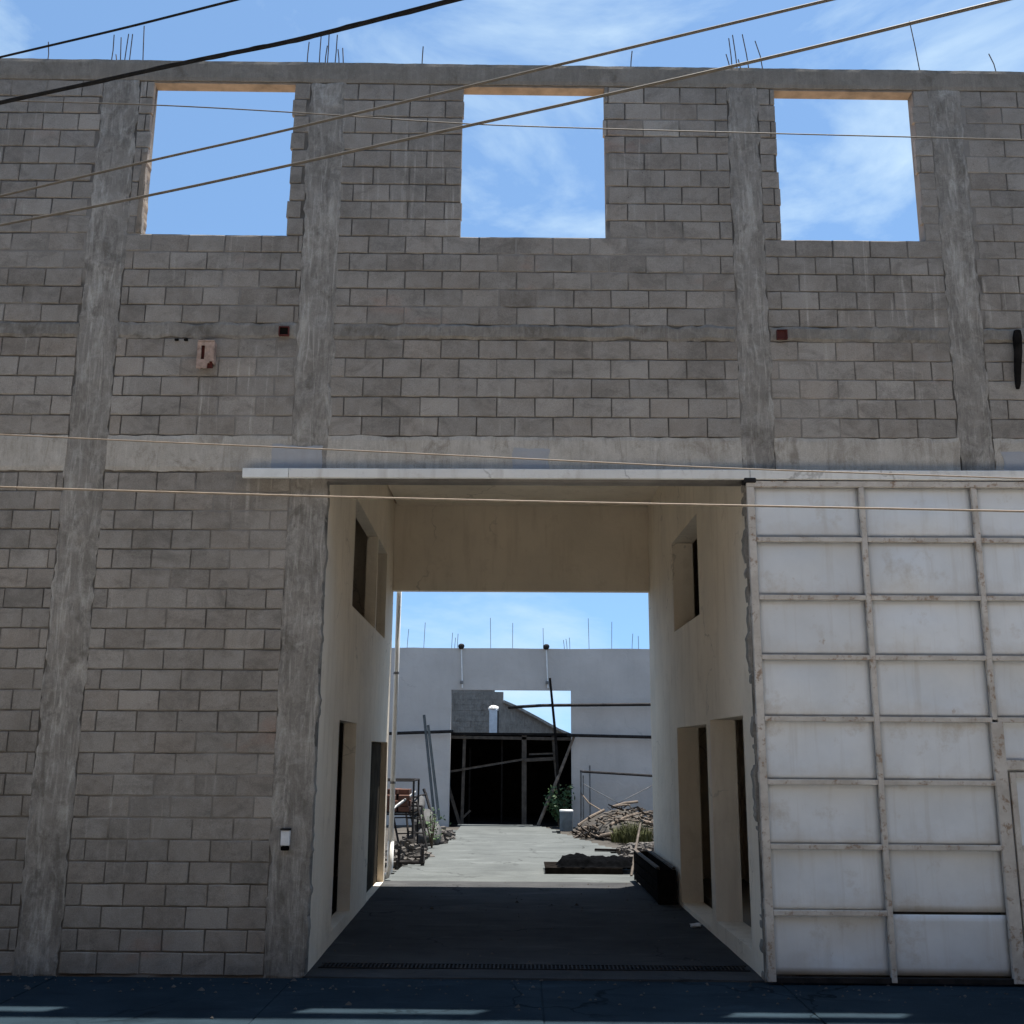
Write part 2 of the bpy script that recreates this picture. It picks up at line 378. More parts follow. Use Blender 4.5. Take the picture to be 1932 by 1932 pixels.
def zs(x, z):
    """the upper storey settles a little to the right"""
    return z - 0.0155*x*max(0.0, (z-4.95)/4.75)

# ------------------------------------------------------------------ ground
def plane(name, x0, x1, y0, y1, z, mat, step=None, amp=0.0):
    us, vv = fine([x0, x1], step), fine([y0, y1], step)
    V = [(x, y, z + (amp*fbm(x*1.3, y*1.3, 3) if amp else 0)) for y in vv for x in us]; n = len(us)
    F = [(j*n+i, j*n+i+1, (j+1)*n+i+1, (j+1)*n+i) for j in range(len(vv)-1) for i in range(n-1)]
    return struct(raw(name, V, F, mat, smooth=bool(amp)))
plane('ground', -900, 900, -900, 900, -0.16, 'dirt')
plane('street', -60, 60, -9.4, -4.6, -0.10, 'street_concrete', 1.0, 0.008)
plane('bounce_cut_lane', -60, 60, -4.6, -3.0, -0.096, 'bounce_cut_asphalt', 1.0, 0.006)  # unseen dark strip added to cut light bounced onto the wall foot
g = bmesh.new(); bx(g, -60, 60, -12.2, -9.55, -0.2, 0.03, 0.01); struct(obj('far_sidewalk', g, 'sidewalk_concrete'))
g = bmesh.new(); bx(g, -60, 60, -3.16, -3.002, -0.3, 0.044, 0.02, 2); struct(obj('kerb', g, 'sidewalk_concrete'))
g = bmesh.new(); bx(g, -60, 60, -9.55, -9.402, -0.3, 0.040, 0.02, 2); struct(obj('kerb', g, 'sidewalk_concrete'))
# unseen houses added behind the camera; they screen low sky off the facade
def sky_screen():
    for i, (a, b, h, m_) in enumerate(((-46, -17, 11.6, 'screen_ochre'), (-17, -1.5, 12.6, 'screen_brown'), (-1.5, 14, 12.2, 'screen_ochre'), (14, 46, 11.4, 'screen_brown'))):
        hol = []; x = a+1.6
        while x+2.4 < b:
            hol += [(x, x+1.3, 1.2, 2.7), (x, x+1.3, 4.6, 6.2), (x, x+1.3, 8.2, 9.8), (x+1.9, x+2.8, 0.05, 2.4)]; x += 4.2
        us = fine([a+.01, b-.01] + [e for q in hol for e in q[:2]], 2.0); vv = fine([-.2, h] + [e for q in hol for e in q[2:]], 2.0)
        V, F = sheet(us, vv, hol, 0, lambda u, v, w: (u, -12.21-(0.25 if w else 0), v))
        struct(raw('sky_screen_houses', V, [f[::-1] for f in F], m_))
        g = bmesh.new(); bx(g, a+.02, b-.02, -20, -12.47, -.2, h-.3); struct(obj('sky_screen_houses', g, 'door_blue'))
SKY_SCREEN = sky_screen
# sidewalk: cast panels with open joints, kept as parts of the sidewalk
sw = bpy.data.objects.new('sidewalk', None); COL.objects.link(sw); struct(sw)
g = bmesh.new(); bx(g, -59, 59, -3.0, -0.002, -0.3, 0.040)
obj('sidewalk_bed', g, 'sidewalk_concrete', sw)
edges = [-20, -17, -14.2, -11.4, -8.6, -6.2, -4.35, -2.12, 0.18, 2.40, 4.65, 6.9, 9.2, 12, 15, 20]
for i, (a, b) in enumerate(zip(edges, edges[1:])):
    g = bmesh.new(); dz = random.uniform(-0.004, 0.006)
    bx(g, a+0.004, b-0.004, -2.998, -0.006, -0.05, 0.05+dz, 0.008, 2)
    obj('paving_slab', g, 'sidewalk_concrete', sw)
# passage floor
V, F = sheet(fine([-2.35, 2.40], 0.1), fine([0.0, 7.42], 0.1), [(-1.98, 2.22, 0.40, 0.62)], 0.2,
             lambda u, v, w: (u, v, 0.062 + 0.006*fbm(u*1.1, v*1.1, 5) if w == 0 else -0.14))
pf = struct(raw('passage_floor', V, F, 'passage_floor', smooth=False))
# yard: concrete slab with an uneven edge, dirt at its sides
V, F = sheet(fine([-2.9, 3.4], 0.12), fine([7.421, 20.98], 0.12), [], 0.2,
             lambda u, v, w: (u, v, 0.058 + 0.005*fbm(u*.9, v*.9, 2) if w == 0 else -0.14),
             lambda u, v: (-2.25 - 0.25*fbm(v*.8, 1) + (0.5 if v > 15 else 0) < u < 2.0 + 0.35*fbm(v*.7, 5) - max(0, v-14)*0.16 - (0.0 if v < 11 else 0.05*(v-11))))
struct(raw('yard_slab', V, F, 'yard_concrete'))
plane('yard_dirt', -9, 9, 7.6, 20.99, 0.0, 'dirt', 0.25, 0.05)

rl = random.Random(77); V, F = [], []
for i in range(420):
    if i % 3: x, y, z = rl.uniform(-6, 6), -abs(rl.gauss(0, 0.5))-0.02, 0.056
    else: x, y, z = rl.uniform(-2.0, 2.1), rl.uniform(0.7, 7.3), 0.068
    q = rl.uniform(.004, .016)*(2.2 if rl.random() < .06 else 1); n0 = len(V)
    for dx, dy, dz in ((-1, -.6, -.4), (1, -.8, -.4), (.7, .9, -.4), (-.8, .7, -.4), (0.1, 0, .8)): V.append((x+dx*q*rl.uniform(.7, 1.4), y+dy*q*rl.uniform(.7, 1.4), z+dz*q*.8))
    F += [(n0, n0+1, n0+4), (n0+1, n0+2, n0+4), (n0+2, n0+3, n0+4), (n0+3, n0, n0+4)]
o = raw('loose_grit', V, F, 'rubble'); o['kind'] = 'stuff'; o['label'] = 'loose grit and pebbles on the sidewalk and passage floor'; o['category'] = 'grit'
# drain grate across the mouth of the passage
gr = empty('drain_grate', (0.12, 0.51, 0.03), 'long rusty floor grate set across the passage entrance', 'drain grate')
g = bmesh.new()
for y in (0.408, 0.612): bx(g, -1.975, 2.215, y-.006, y+.006, -0.03, 0.072)
rel(obj('grate_frame', g, 'dark_steel', gr), gr)
gm = None
for i in range(104):
    x = -1.955 + i*0.0402
    if gm is None:
        g = bmesh.new(); bx(g, -0.008, 0.008, -0.098, 0.098, 0.0, 0.042)
        gm = obj('grate_bar', g, 'dark_steel', gr); gm.location = (x-gr.location.x, 0, -0.002)
    else:
        o = bpy.data.objects.new('grate_bar', gm.data); link(o, gr); o.location = (x-gr.location.x, 0, -0.002)
g = bmesh.new(); bx(g, -1.98, 2.22, 0.40, 0.62, -0.13, -0.10); struct(obj('drain_channel', g, 'void'))

SKY_SCREEN()
# ------------------------------------------------------------------ the building
B = empty('unfinished_building', (0, 0.08, 0.05), 'unfinished grey concrete block building with drive-through passage and three empty upper windows', 'building')
def P(o): return rel(o, B)
WT = 0.16
WIN = [(-4.205, -2.585), (-0.705, 0.895), (2.785, 4.345)]; WZ0, WZ1 = 7.585, 9.445
HOLES = [(a, b, WZ0, WZ1) for a, b in WIN] + [(-2.03, 2.27, -1, 4.84)]
COLS = [(-4.765, -4.345), (-2.415, -2.022), (2.265, 2.605), (4.515, 4.865)]
PANELS = [(-7.4, -4.765), (-4.345, -2.415), (-2.045, 2.265), (2.605, 4.515), (4.865, 7.4)]
XL, XR = -7.4, 7.4

# mortar bed: recessed in most joints, smeared flush in patches
def mortar_y(u, v):
    p = nz(u*0.55+3, v*0.9, 1) + 0.6*nz(u*1.5, v*2.6, 4) + 0.35*nz(u*5, v*6, 9)
    s = min(1.0, max(0.0, (p-0.02)/0.42)); s = 0.80*s*s*(3-2*s)
    return 0.017*(1-s) + 0.0030*s + 0.004*nz(u*17, v*23, 2)*(1-s), s
xs = fine([XL, -6.4, 6.4, XR] + [e for h in HOLES for e in h[:2]], 0.034); zz = fine([-0.1, 9.60, WZ0, WZ1, 4.84], 0.034)
def wpos(u, v, w):
    y = mortar_y(u, v)[0] if w == 0 else WT
    return (u, y, zs(u, v))
V, F = sheet(xs, zz, HOLES, WT, wpos)
wall = P(raw('facade_wall', V, F, 'mortar', B))
fa = wall.data.attributes.new('flush', 'FLOAT', 'POINT')
fa.data.foreach_set('value', [mortar_y(v[0], v[2])[1] for v in V])

# blocks --------------------------------------------------------
BL, BH = 0.390, 0.190
def block_mesh(seed):
    rnd = random.Random(seed); v = []; f = []
    nx = 3
    def ring(inset, y, jit):
        pts = []
        for i in range(nx+1): pts.append((-BL/2+inset+(BL-2*inset)*i/nx, -BH/2+inset))
        for i in range(nx+1): pts.append((BL/2-inset-(BL-2*inset)*i/nx, BH/2-inset))
        return [(x+rnd.uniform(-jit, jit), y+rnd.uniform(-jit, jit)*0.5, z+rnd.uniform(-jit, jit)) for x, z in pts]
    A = ring(0.0075, 0.0, 0.0042); Bq = ring(0.0, 0.0055, 0.0040); Cq = [(x, 0.055, z) for x, y, z in Bq]
    v = A + Bq + Cq; n = len(A)
    for i in range(nx): f.append((i, i+1, n-2-i, n-1-i))
    for a, b in ((0, n), (n, 2*n)):
        for i in range(n):
            j = (i+1) % n; f.append((b+i, b+j, a+j, a+i))
    me = bpy.data.meshes.new('block'); me.from_pydata(v, [], f); me.update(); me.materials.append(MAT['block_single'])
    return me
BM = [block_mesh(100+i) for i in range(8)]

def rows(z0, z1, n): return [(z0+(z1-z0)*i/n, z0+(z1-z0)*(i+1)/n) for i in range(n)]
ZONES = [  # z rows, row parity base, phase of the joints for each panel
    (rows(0.06, 4.93, 24), [-5.25, -3.39, 0, 3.3, 5.3]),
    (rows(5.325, 6.395, 5), [-5.18, -3.43, -0.08, 3.30, 5.25]),
    (rows(6.565, WZ0, 5), [-5.20, -3.66, -0.08, 3.35, 5.30]),
    (rows(WZ0, WZ1, 9), [-5.40, -3.46, -0.28, 3.15, 5.10]),
]
PITCH_X = 0.4015
blocks = []
rnd = random.Random(11)
for zi, (rr, ph) in enumerate(ZONES):
    for ri, (z0, z1) in enumerate(rr):
        for pi, (pa, pb) in enumerate(PANELS):
            if zi == 0 and pi == 2: continue
            if zi == 0 and pi in (3, 4): continue      # covered by the slid-back gate
            par = (len(rr)-1-ri) % 2
            x = ph[pi] + (PITCH_X/2 if par else 0.0) + rnd.uniform(-.012, .012)
            while x > pa: x -= PITCH_X
            while x < pb:
                a, b = x+0.006, x+PITCH_X-0.006
                x += PITCH_X
                a2, b2 = max(a, pa+0.004), min(b, pb-0.004)
                segs = [(a2, b2)]
                zc = (z0+z1)/2
                for (wa, wb) in WIN:
                    if WZ0 < zc < WZ1:
                        ns = []
                        for (s, e) in segs:
                            if e <= wa or s >= wb: ns.append((s, e)); continue
                            if s < wa: ns.append((s, wa+rnd.choice((0.003, 0.006, 0.012, 0.020))+rnd.uniform(-.002, .004)))
                            if e > wb: ns.append((wb-rnd.choice((0.003, 0.006, 0.012, 0.022))-rnd.uniform(-.002, .004), e))
                        segs = ns
                for (s, e) in segs:
                    if e-s < 0.035: continue
                    blocks.append((s, e, z0, z1, zi, pi))
def projected(s, e, z0, z1):
    c = Vector(((s+e)/2, 0, zs((s+e)/2, (z0+z1)/2))) - CAM_LOC
    d = c.dot(fw); px = 0.5 + 2000/1932*c.dot(rt2)/d; py = 0.5 - 2000/1932*c.dot(up2)/d
    if not (0.0 < px < 1.0 and 0.0 < py < 1.0): return -1.0
    return (e-s)*(z1-z0)/(d*d)
order = sorted(range(len(blocks)), key=lambda i: -projected(*blocks[i][:4]))
single = set(order[:300])
massV, massF, massT = [], [], []
for i, (s, e, z0, z1, zi, pi) in enumerate(blocks):
    xc, zc = (s+e)/2, (z0+z1)/2
    jz = 0.0105 + rnd.uniform(0, 0.004)
    sx, sz = (e-s)/BL, (z1-z0-jz)/BH
    yj = rnd.uniform(-0.003, 0.004); ang = rnd.uniform(-0.006, 0.006)
    tone = min(1, max(0, 0.46 + rnd.gauss(0, 0.17) + (0.20 if zi == 1 and z0 < 6.1 else 0)))
    warm = max(0, min(1, rnd.gauss(0.22, 0.22) + (0.35 if zi == 1 and z0 > 6.1 else 0)))
    tint = (tone, warm, rnd.random(), 1)
    me = BM[rnd.randrange(8)]
    M = Matrix.Translation((xc, yj, zs(xc, zc))) @ Matrix.Rotation(ang + 0.0155*max(0, (zc-4.95)/4.75), 4, 'Y') @ Matrix.Diagonal((sx*(-1 if False else 1), 1, sz, 1))
    if i in single:
        o = bpy.data.objects.new('block', me); link(o, wall)
        o.matrix_parent_inverse = Matrix.Identity(4)
        o.matrix_basis = M; o.color = tint
    else:
        n = len(massV); massV += [M @ v.co for v in me.vertices]; massF += [tuple(n+k for k in p.vertices) for p in me.polygons]
        massT += [tint]*len(me.vertices)
bw = P(raw('blockwork', massV, massF, 'block_mass', B)); bw['kind'] = 'stuff'
at = bw.data.color_attributes.new('tint', 'FLOAT_COLOR', 'POINT')
at.data.foreach_set('color', [c for t in massT for c in t])

# poured columns, beams and the ragged floor edge ---------------
def pour(name, x0, x1, z0, z1, y0, mat, step=0.04, rag=0.012, rough=0.008, back=0.13, seed=0, shear=True):
    us, vv = fine([x0, x1], step), fine([z0, z1], step)
    def pos(u, v, w):
        eu = min(1.0, min(u-x0, x1-u)/0.06+0.0); ev = min(1.0, min(v-z0, z1-v)/0.05)
        du = rag*(1-eu)*(fbm(u*2+seed, v*3.3, seed)+0.6*nz(v*14, seed, u)); dv = rag*(1-ev)*(fbm(u*3.3, v*2, seed+4)+0.6*nz(u*14, seed, v))
        if w == 0:
            y = y0 - rough*(0.5+fbm(u*2.1, v*1.6, seed+2)) - 0.35*rough*nz(u*16, v*7, seed)
            if min(eu, ev) < 0.02: y = max(y, y0+0.004)
        else: y = back
        X = u+du; Z = v+dv
        return (X, y, zs(X, Z) if shear else Z)
    V, F = sheet(us, vv, [], 0, pos)
    return P(raw(name, V, F, mat, B))
for i, (a, b) in enumerate(COLS):
    pour('column', a, b, 0.03, 9.46, -0.004, 'column_concrete', 0.035, 0.030, 0.010, 0.12, 10+i)
pour('tie_beam', XL, XR, 9.448, 9.70, -0.010, 'top_concrete', 0.05, 0.006, 0.005, 0.159, 30)
for i, (a, b) in enumerate(PANELS):
    a2, b2 = a+0.004, b-0.004
    pour('bond_beam', a2, b2, 4.945, 5.320, -0.009, 'beam_concrete', 0.045, 0.014, 0.006, 0.12, 40+i)
    pour('floor_slab_edge', a2, b2, 6.400, 6.562, -0.003, 'slab_concrete', 0.03, 0.026, 0.016, 0.12, 50+i)
# grey-blue render patches on the bond beam
for (a, b, c, d, s) in ((-2.60, -2.10, 4.96, 5.22, 1), (-0.10, 0.27, 4.95, 5.20, 2), (4.93, 5.4, 4.95, 5.19, 3)):
    pour('render_patch', a, b, c, d, -0.019, 'blue_patch', 0.04, 0.03, 0.004, 0.02, 70+s)
# boards added under the window heads; tan stands in for warm bounced light
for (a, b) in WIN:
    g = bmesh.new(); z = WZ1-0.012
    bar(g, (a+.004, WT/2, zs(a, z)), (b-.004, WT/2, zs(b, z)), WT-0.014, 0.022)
    P(obj('head_glow_board', g, 'warm_light_tan', B))
# added tan strip standing in for sunlight on the left window's left jamb
pour('jamb_sun_strip', -4.252, -4.202, 7.60, 8.55, -0.012, 'warm_light_tan', 0.04, 0.016, 0.004, 0.15, 90)

# starter bars
for x, h in ((-5.48, .29), (-4.74, .38), (-4.68, .15), (-4.62, .33), (-4.58, .38), (-4.53, .39), (-4.36, .48), (-2.49, .32), (-2.35, .41), (-2.29, .29),
             (-2.26, .44), (-2.17, .41), (-2.12, .23), (-2.07, .25), (-1.18, .30), (1.20, .25), (2.34, .24), (2.37, .47), (2.41, .46), (2.48, .20), (2.55, .49),
             (2.71, .41), (4.47, .67), (5.34, .27)):
    g = bmesh.new(); dx = random.uniform(-.03, .03) if x < 2 else random.uniform(-.08, -.02); y = random.uniform(.04, .12)
    z = zs(x, 9.66)
    tube(g, [(x, y, z), (x+dx*.4, y+random.uniform(-.02, .02), z+.04+h*.5), (x+dx, y, z+.04+h)], 0.0062, 6)
    P(obj('rebar', g, 'rebar_steel', B))

# passage walls --------------------------------------------------
LX = lambda y: -2.03 - 0.19*y/7.3
RX = lambda y: 2.27 - 0.12*y/7.3
Y0, Y1, CZ = 0.045, 7.45, 6.30
LH = [(2.30, 4.84, 3.85, 5.22), (4.93, 6.25, 3.85, 5.22), (1.62, 3.15, 0.20, 2.46), (4.90, 7.22, 0.07, 2.25)]
us = fine([Y0, Y1] + [e for h in LH for e in h[:2]], 0.35); vv = fine([0.0, CZ] + [e for h in LH for e in h[2:]], 0.35)
V, F = sheet(us, vv, LH, 0, lambda u, v, w: (LX(u)-(0.16 if w else 0.0), u, v))
P(raw('passage_wall', V, F, 'cream_plaster', B))
RH = [(2.72, 4.75, 3.82, 5.12), (0.50, 2.28, 0.24, 2.50), (2.52, 4.75, 0.12, 2.46)]
us = fine([Y0, Y1] + [e for h in RH for e in h[:2]], 0.35); vv = fine([0.0, CZ] + [e for h in RH for e in h[2:]], 0.35)
V, F = sheet(us, vv, RH, 0, lambda u, v, w: (RX(u)+(0.30 if w else 0.0), u, v))
P(raw('passage_wall', V, F, 'cream_plaster', B))
# rear wall with the deep lintel over the rear opening, and closing walls of the side rooms
V, F = sheet(fine([-7.2, 7.2, LX(7.3)-.161, RX(7.3)+.301, LX(7.3)-.02, RX(7.3)+.02], 0.5), fine([0, 4.78, 6.3], 0.5), [(LX(7.3)-.1609, RX(7.3)+.3009, -1, 4.78)], 0,
             lambda u, v, w: (u, 7.452 if w else 7.30, v), lambda u, v: not (LX(7.3)-.161 < u < LX(7.3)-.02 or RX(7.3)+.02 < u < RX(7.3)+.301))
P(raw('rear_wall', V, F, 'cream_plaster', B))
for x in (-7.2, 7.05):
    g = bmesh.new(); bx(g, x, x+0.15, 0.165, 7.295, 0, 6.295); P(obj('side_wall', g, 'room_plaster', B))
g = bmesh.new(); bx(g, -7.3, 7.3, 0.163, 7.60, 6.302, 6.50); P(obj('roof_slab', g, 'roof_screed', B))
g = bmesh.new(); bx(g, LX(3)-.06, RX(3)+.1, 0.165, 7.298, 6.262, 6.300); P(obj('passage_ceiling', g, 'cream_plaster', B))
# upper floor of the side rooms and their ground floors
for a, b in ((-7.05, -2.40), (2.60, 7.04)):
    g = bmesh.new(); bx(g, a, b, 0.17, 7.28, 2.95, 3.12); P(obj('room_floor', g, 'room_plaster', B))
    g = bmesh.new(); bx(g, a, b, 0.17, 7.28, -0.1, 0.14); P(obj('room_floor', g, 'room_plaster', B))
# partition inside the right room, seen through its doorways, with a dark lower door
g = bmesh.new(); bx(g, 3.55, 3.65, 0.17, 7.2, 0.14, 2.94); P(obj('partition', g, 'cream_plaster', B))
g = bmesh.new(); bx(g, 3.50, 3.545, 0.9, 3.2, 0.142, 1.36, 0.01); P(obj('inner_door', g, 'door_blue', B))
# lintel over doorway and closed brown door further back on the left
dr = g = bmesh.new(); bx(g, 0, 0.05, 4.905, 7.215, 0.075, 2.245, 0.006)
for v in g.verts: v.co.x += LX(v.co.y)-0.15
d = P(obj('side_door', g, 'door_brown', B))
# small fixtures on the facade -----------------------------------
wb = empty('wall_box', (-3.36, -0.02, 6.19), 'rusty pinkish metal box fixed on the wall below the left window', 'meter box')
g = bmesh.new()
V, F = sheet(fine([-3.445, -3.275], 0.02), fine([6.04, 6.335], 0.02), [(-3.40, -3.372, 6.13, 6.30)], 0,
             lambda u, v, w: (u + (0.012*nz(u*30, v*9) if v < 6.08 else 0), -0.085 + 0.006*nz(u*20, v*20) if w == 0 else -0.070, v - (0.02*nz(u*40, 3) if v < 6.06 else 0)),
             lambda u, v: not (v < 6.11 and u > -3.33 and nz(u*60, v*60) > -0.25))
g.free(); rel(raw('box_front', V, F, 'rust_box', wb), wb)
g = bmesh.new(); bx(g, -3.45, -3.438, -0.082, 0.0, 6.07, 6.335); bx(g, -3.282, -3.27, -0.082, 0.0, 6.10, 6.335); bx(g, -3.445, -3.275, -0.09, 0.0, 6.338, 6.35)
rel(obj('box_side', g, 'rust_box', wb), wb)
g = bmesh.new(); bx(g, -3.43, -3.29, -0.05, -0.02, 6.06, 6.32); rel(obj('box_inside', g, 'dark_red', wb), wb)
for x, lb in ((-2.555, 'dark red empty socket box by the second column above the rusty meter box'), (2.735, 'small red socket box beside the third column below the right window')):
    r0 = empty('socket_box', (x, -0.01, zs(x, 6.47)), lb, 'socket box', 'socket boxes in the floor slab edge')
    g = bmesh.new(); z = zs(x, 6.465)
    for q in ((x-.055, x-.045, z-.045, z+.045), (x+.045, x+.055, z-.045, z+.045), (x-.055, x+.055, z-.05, z-.042), (x-.055, x+.055, z+.042, z+.05)): bx(g, q[0], q[1], -0.045, 0.0, q[2], q[3])
    rel(obj('box_rim', g, 'dark_red', r0), r0)
    g = bmesh.new(); bx(g, x-.046, x+.046, -0.028, -0.022, z-.044, z+.044); rel(obj('box_back', g, 'void' if x < 0 else 'dark_red', r0), r0)
for x in (-3.70, -3.60):
    g = bmesh.new(); bx(g, x-.022, x+.022, -0.024, -0.004, 6.37, 6.395, 0.006); P(obj('hole_shade_block', g, 'void', B))  # near-black block stands in for the shade inside a hole
hb = empty('hanging_bar', (5.17, -0.05, 5.85), 'charred black timber bar hanging on the wall at the right edge', 'bar')
g = bmesh.new(); tube(g, [(5.150, -0.05, 5.845), (5.155, -0.052, 5.90), (5.168, -0.05, 6.05), (5.190, -0.055, 6.25), (5.200, -0.05, 6.42), (5.208, -0.048, 6.49)], [0.018, 0.030, 0.036, 0.042, 0.047, 0.036], 9); rel(obj('bar_body', g, 'dark_timber', hb), hb)
g = bmesh.new(); bar(g, (5.215, -0.05, 6.42), (5.215, 0.03, 6.42), 0.02, 0.02); rel(obj('wall_hook', g, 'dark_steel', hb), hb)
ic = empty('door_intercom', (-2.262, -0.03, 1.2), 'small white intercom box on the concrete column beside the passage', 'intercom')
g = bmesh.new(); bx(g, -2.305, -2.220, -0.065, -0.012, 1.235, 1.375, 0.008, 2); rel(obj('housing', g, 'white_box', ic), ic)
g = bmesh.new(); bx(g, -2.31, -2.215, -0.075, -0.008, 1.380, 1.392); rel(obj('rain_cap', g, 'dark_steel', ic), ic)
g = bmesh.new(); bx(g, -2.30, -2.225, -0.060, -0.012, 1.19, 1.230, 0.006); rel(obj('speaker_base', g, 'black_plastic', ic), ic)

# ------------------------------------------------------------------ gate track and sliding gate
tr = empty('gate_track', (1.5, -0.07, 4.835), 'white painted steel track beam running above the passage and the gate', 'gate track')
def channel(x0, x1, mat, nm):
    us = fine([x0, x1], 0.12); g = bmesh.new()
    prof = [(-0.000, 4.936), (-0.150, 4.936), (-0.156, 4.930), (-0.156, 4.842), (-0.150, 4.836), (-0.118, 4.836), (-0.118, 4.846), (-0.145, 4.846), (-0.145, 4.926), (-0.000, 4.926)]
    rings = []
    for u in us:
        w = 0.004*nz(u*1.2, 4); rings.append([g.verts.new((u, y+w*(1 if y < -.1 else 0), z+0.003*nz(u*.9, 8))) for y, z in prof])
    for a, b in zip(rings, rings[1:]):
        for k in range(len(prof)): g.faces.new((a[k], b[k], b[(k+1) % len(prof)], a[(k+1) % len(prof)]))
    g.faces.new(rings[0]); g.faces.new(rings[-1][::-1])
    return rel(obj(nm, g, mat, tr), tr)
channel(-2.868, -2.40, 'pvc_white', 'track_section')
channel(-2.394, 2.30, 'white_paint', 'track_section')
channel(2.306, 7.2, 'white_paint', 'track_section')
g = bmesh.new(); bx(g, 2.24, 2.36, -0.165, -0.02, 4.80, 4.85, 0.008); rel(obj('roller_bracket', g, 'dark_steel', tr), tr)

gt = empty('sliding_gate', (4.0, -0.1, 0.1), 'tall white sheet metal sliding gate with a grid frame, slid open to the right', 'gate')
GX = [2.305, 3.425, 4.560, 5.690, 6.82]; GZ = [0.118, 0.676, 1.267, 1.859, 2.452, 3.044, 3.634, 4.220, 4.792]
FY = -0.142; fwid = 0.052
def fbar(x0, x1, z0, z1, nm='frame_bar', y=FY, dep=0.050, mat='gate_frame'):
    g = bmesh.new(); bx(g, x0, x1, y, y+dep, z0, z1, 0.004, 1); return rel(obj(nm, g, mat, gt), gt)
for i, x in enumerate(GX):
    w = fwid if i else 0.075
    if i == 2:
        fbar(x-w/2, x+w/2, 2.452, 4.76, 'frame_post'); fbar(x-w/2-.02, x+w/2+.045, 0.075, 2.43, 'frame_post', FY-.004)
    else: fbar(x-w/2, x+w/2, 0.075, 4.76, 'frame_post')
fbar(GX[0]-.04, GX[-1]+.04, 4.762, 4.822, 'top_rail', FY-.003)
fbar(GX[0]+.01, GX[-1]+.04, 0.066, 0.118, 'bottom_rail', FY+.004, 0.04, 'dark_steel')
for i in range(4):
    for j in range(1, 8):
        if i == 2 and j < 4: continue
        if i == 1 and j == 1: continue
        a, b = GX[i]+(fwid/2 if i else .038), GX[i+1]-fwid/2
        fbar(a+.001, b-.001, GZ[j]-.024, GZ[j]+.024, 'frame_rail', FY+.002)
sheet_i = 0
for i in range(4):
    for j in range(8):
        if i == 2 and j < 4: continue
        a, b = GX[i]+.02, GX[i+1]-.02; c, d = GZ[j]+.012, GZ[j+1]-.012; sheet_i += 1
        k1, k2 = random.uniform(-.030, .030), random.uniform(-.016, .016); sdx = random.random()*9
        def pos(u, v, w, a=a, b=b, c=c, d=d, k1=k1, k2=k2, s=sdx):
            p = (u-a)/(b-a); q = (v-c)/(d-c); e = math.sin(math.pi*p)*math.sin(math.pi*q)
            y = -0.082 + e*k1 + math.sin(2*math.pi*p)*math.sin(math.pi*q)*k2 + e*0.020*nz(u*2.2+s, v*3.1, s) + e*0.006*nz(u*6+s, v*7, s)
            return (u, y if w == 0 else y+0.0025, v)
        V, F = sheet(fine([a, b], 0.07), fine([c, d], 0.07), [], 0, pos)
        rel(raw('gate_sheet', V, F, 'gate_sheet', gt, True), gt)
# wicket door in the third bay
fbar(4.60, 5.66, 1.985, 2.075, 'door_head', FY-.002)
g = bmesh.new(); bx(g, 4.585, 5.67, -0.084, -0.0815, 2.06, 2.45); rel(obj('gate_sheet', g, 'gate_sheet', gt), gt)
g = bmesh.new(); bx(g, 4.585, 5.67, -0.078, -0.0755, 0.12, 2.04); rel(obj('gate_sheet', g, 'gate_sheet', gt), gt)
wk = rel(obj('wicket_door', (lambda g: (bx(g, 4.66, 5.62, -0.100, -0.096, 0.16, 1.955), g)[1])(bmesh.new()), 'gate_sheet', gt), gt)
for (a, b, c, d) in ((4.655, 4.71, 0.14, 1.96), (5.57, 5.625, 0.14, 1.96), (4.712, 5.568, 1.91, 1.962), (4.712, 5.568, 1.24, 1.29), (4.712, 5.568, 0.66, 0.71), (4.712, 5.568, 0.14, 0.19)):
    g = bmesh.new(); bx(g, a, b, FY+.006, -0.101, c, d, 0.003); o = obj('door_frame_bar', g, 'gate_frame', wk)
# hinge plates and the bottom wheel
for z in (0.75, 1.9, 2.45, 3.6): fbar(2.262, 2.300, z-.05, z+.05, 'stop_plate', -0.135, 0.05, 'gate_frame')
g = bmesh.new(); tube(g, [(3.02, -0.115, 0.085), (3.02, -0.085, 0.085)], 0.032, 14); bx(g, 2.95, 3.09, -0.12, -0.08, 0.088, 0.112); rel(obj('gate_wheel', g, 'dark_steel', gt), gt)

# ------------------------------------------------------------------ overhead cables
def ray(x, y): return fw + rt2*((x-966)/2000.) + up2*((966-y)/2000.)
def at_y(x, y, Y):
    d = ray(x, y); return CAM_LOC + d*((Y-CAM_LOC.y)/d.y)
def cable(pts, r, mat, label, ext=1.0, twist=False):
    P3 = [at_y(*p) for p in pts]
    a = P3[0] + (P3[0]-P3[1])*ext; b = P3[-1] + (P3[-1]-P3[-2])*ext
    P3 = [a] + P3 + [b]
    # smooth through the points
    out = []
    for i in range(len(P3)-1):
        p0 = P3[max(i-1, 0)]; p1 = P3[i]; p2 = P3[i+1]; p3 = P3[min(i+2, len(P3)-1)]
        for k in range(10):
            t = k/10; out.append(0.5*((2*p1)+(p2-p0)*t+(2*p0-5*p1+4*p2-p3)*t*t+(3*p1-p0-3*p2+p3)*t**3))
    out.append(P3[-1])
    g = bmesh.new(); tube(g, out, r, 8)
    if twist:
        o2 = [p + Vector((0, math.cos(i*0.8)*r*0.7, math.sin(i*0.8)*r*0.7)) for i, p in enumerate(out)]; tube(g, o2, r*0.55, 6)
    o = obj('overhead_cable', g, mat, smooth=True); tag(o, label, 'cable', 'overhead cables in front of the facade'); return o
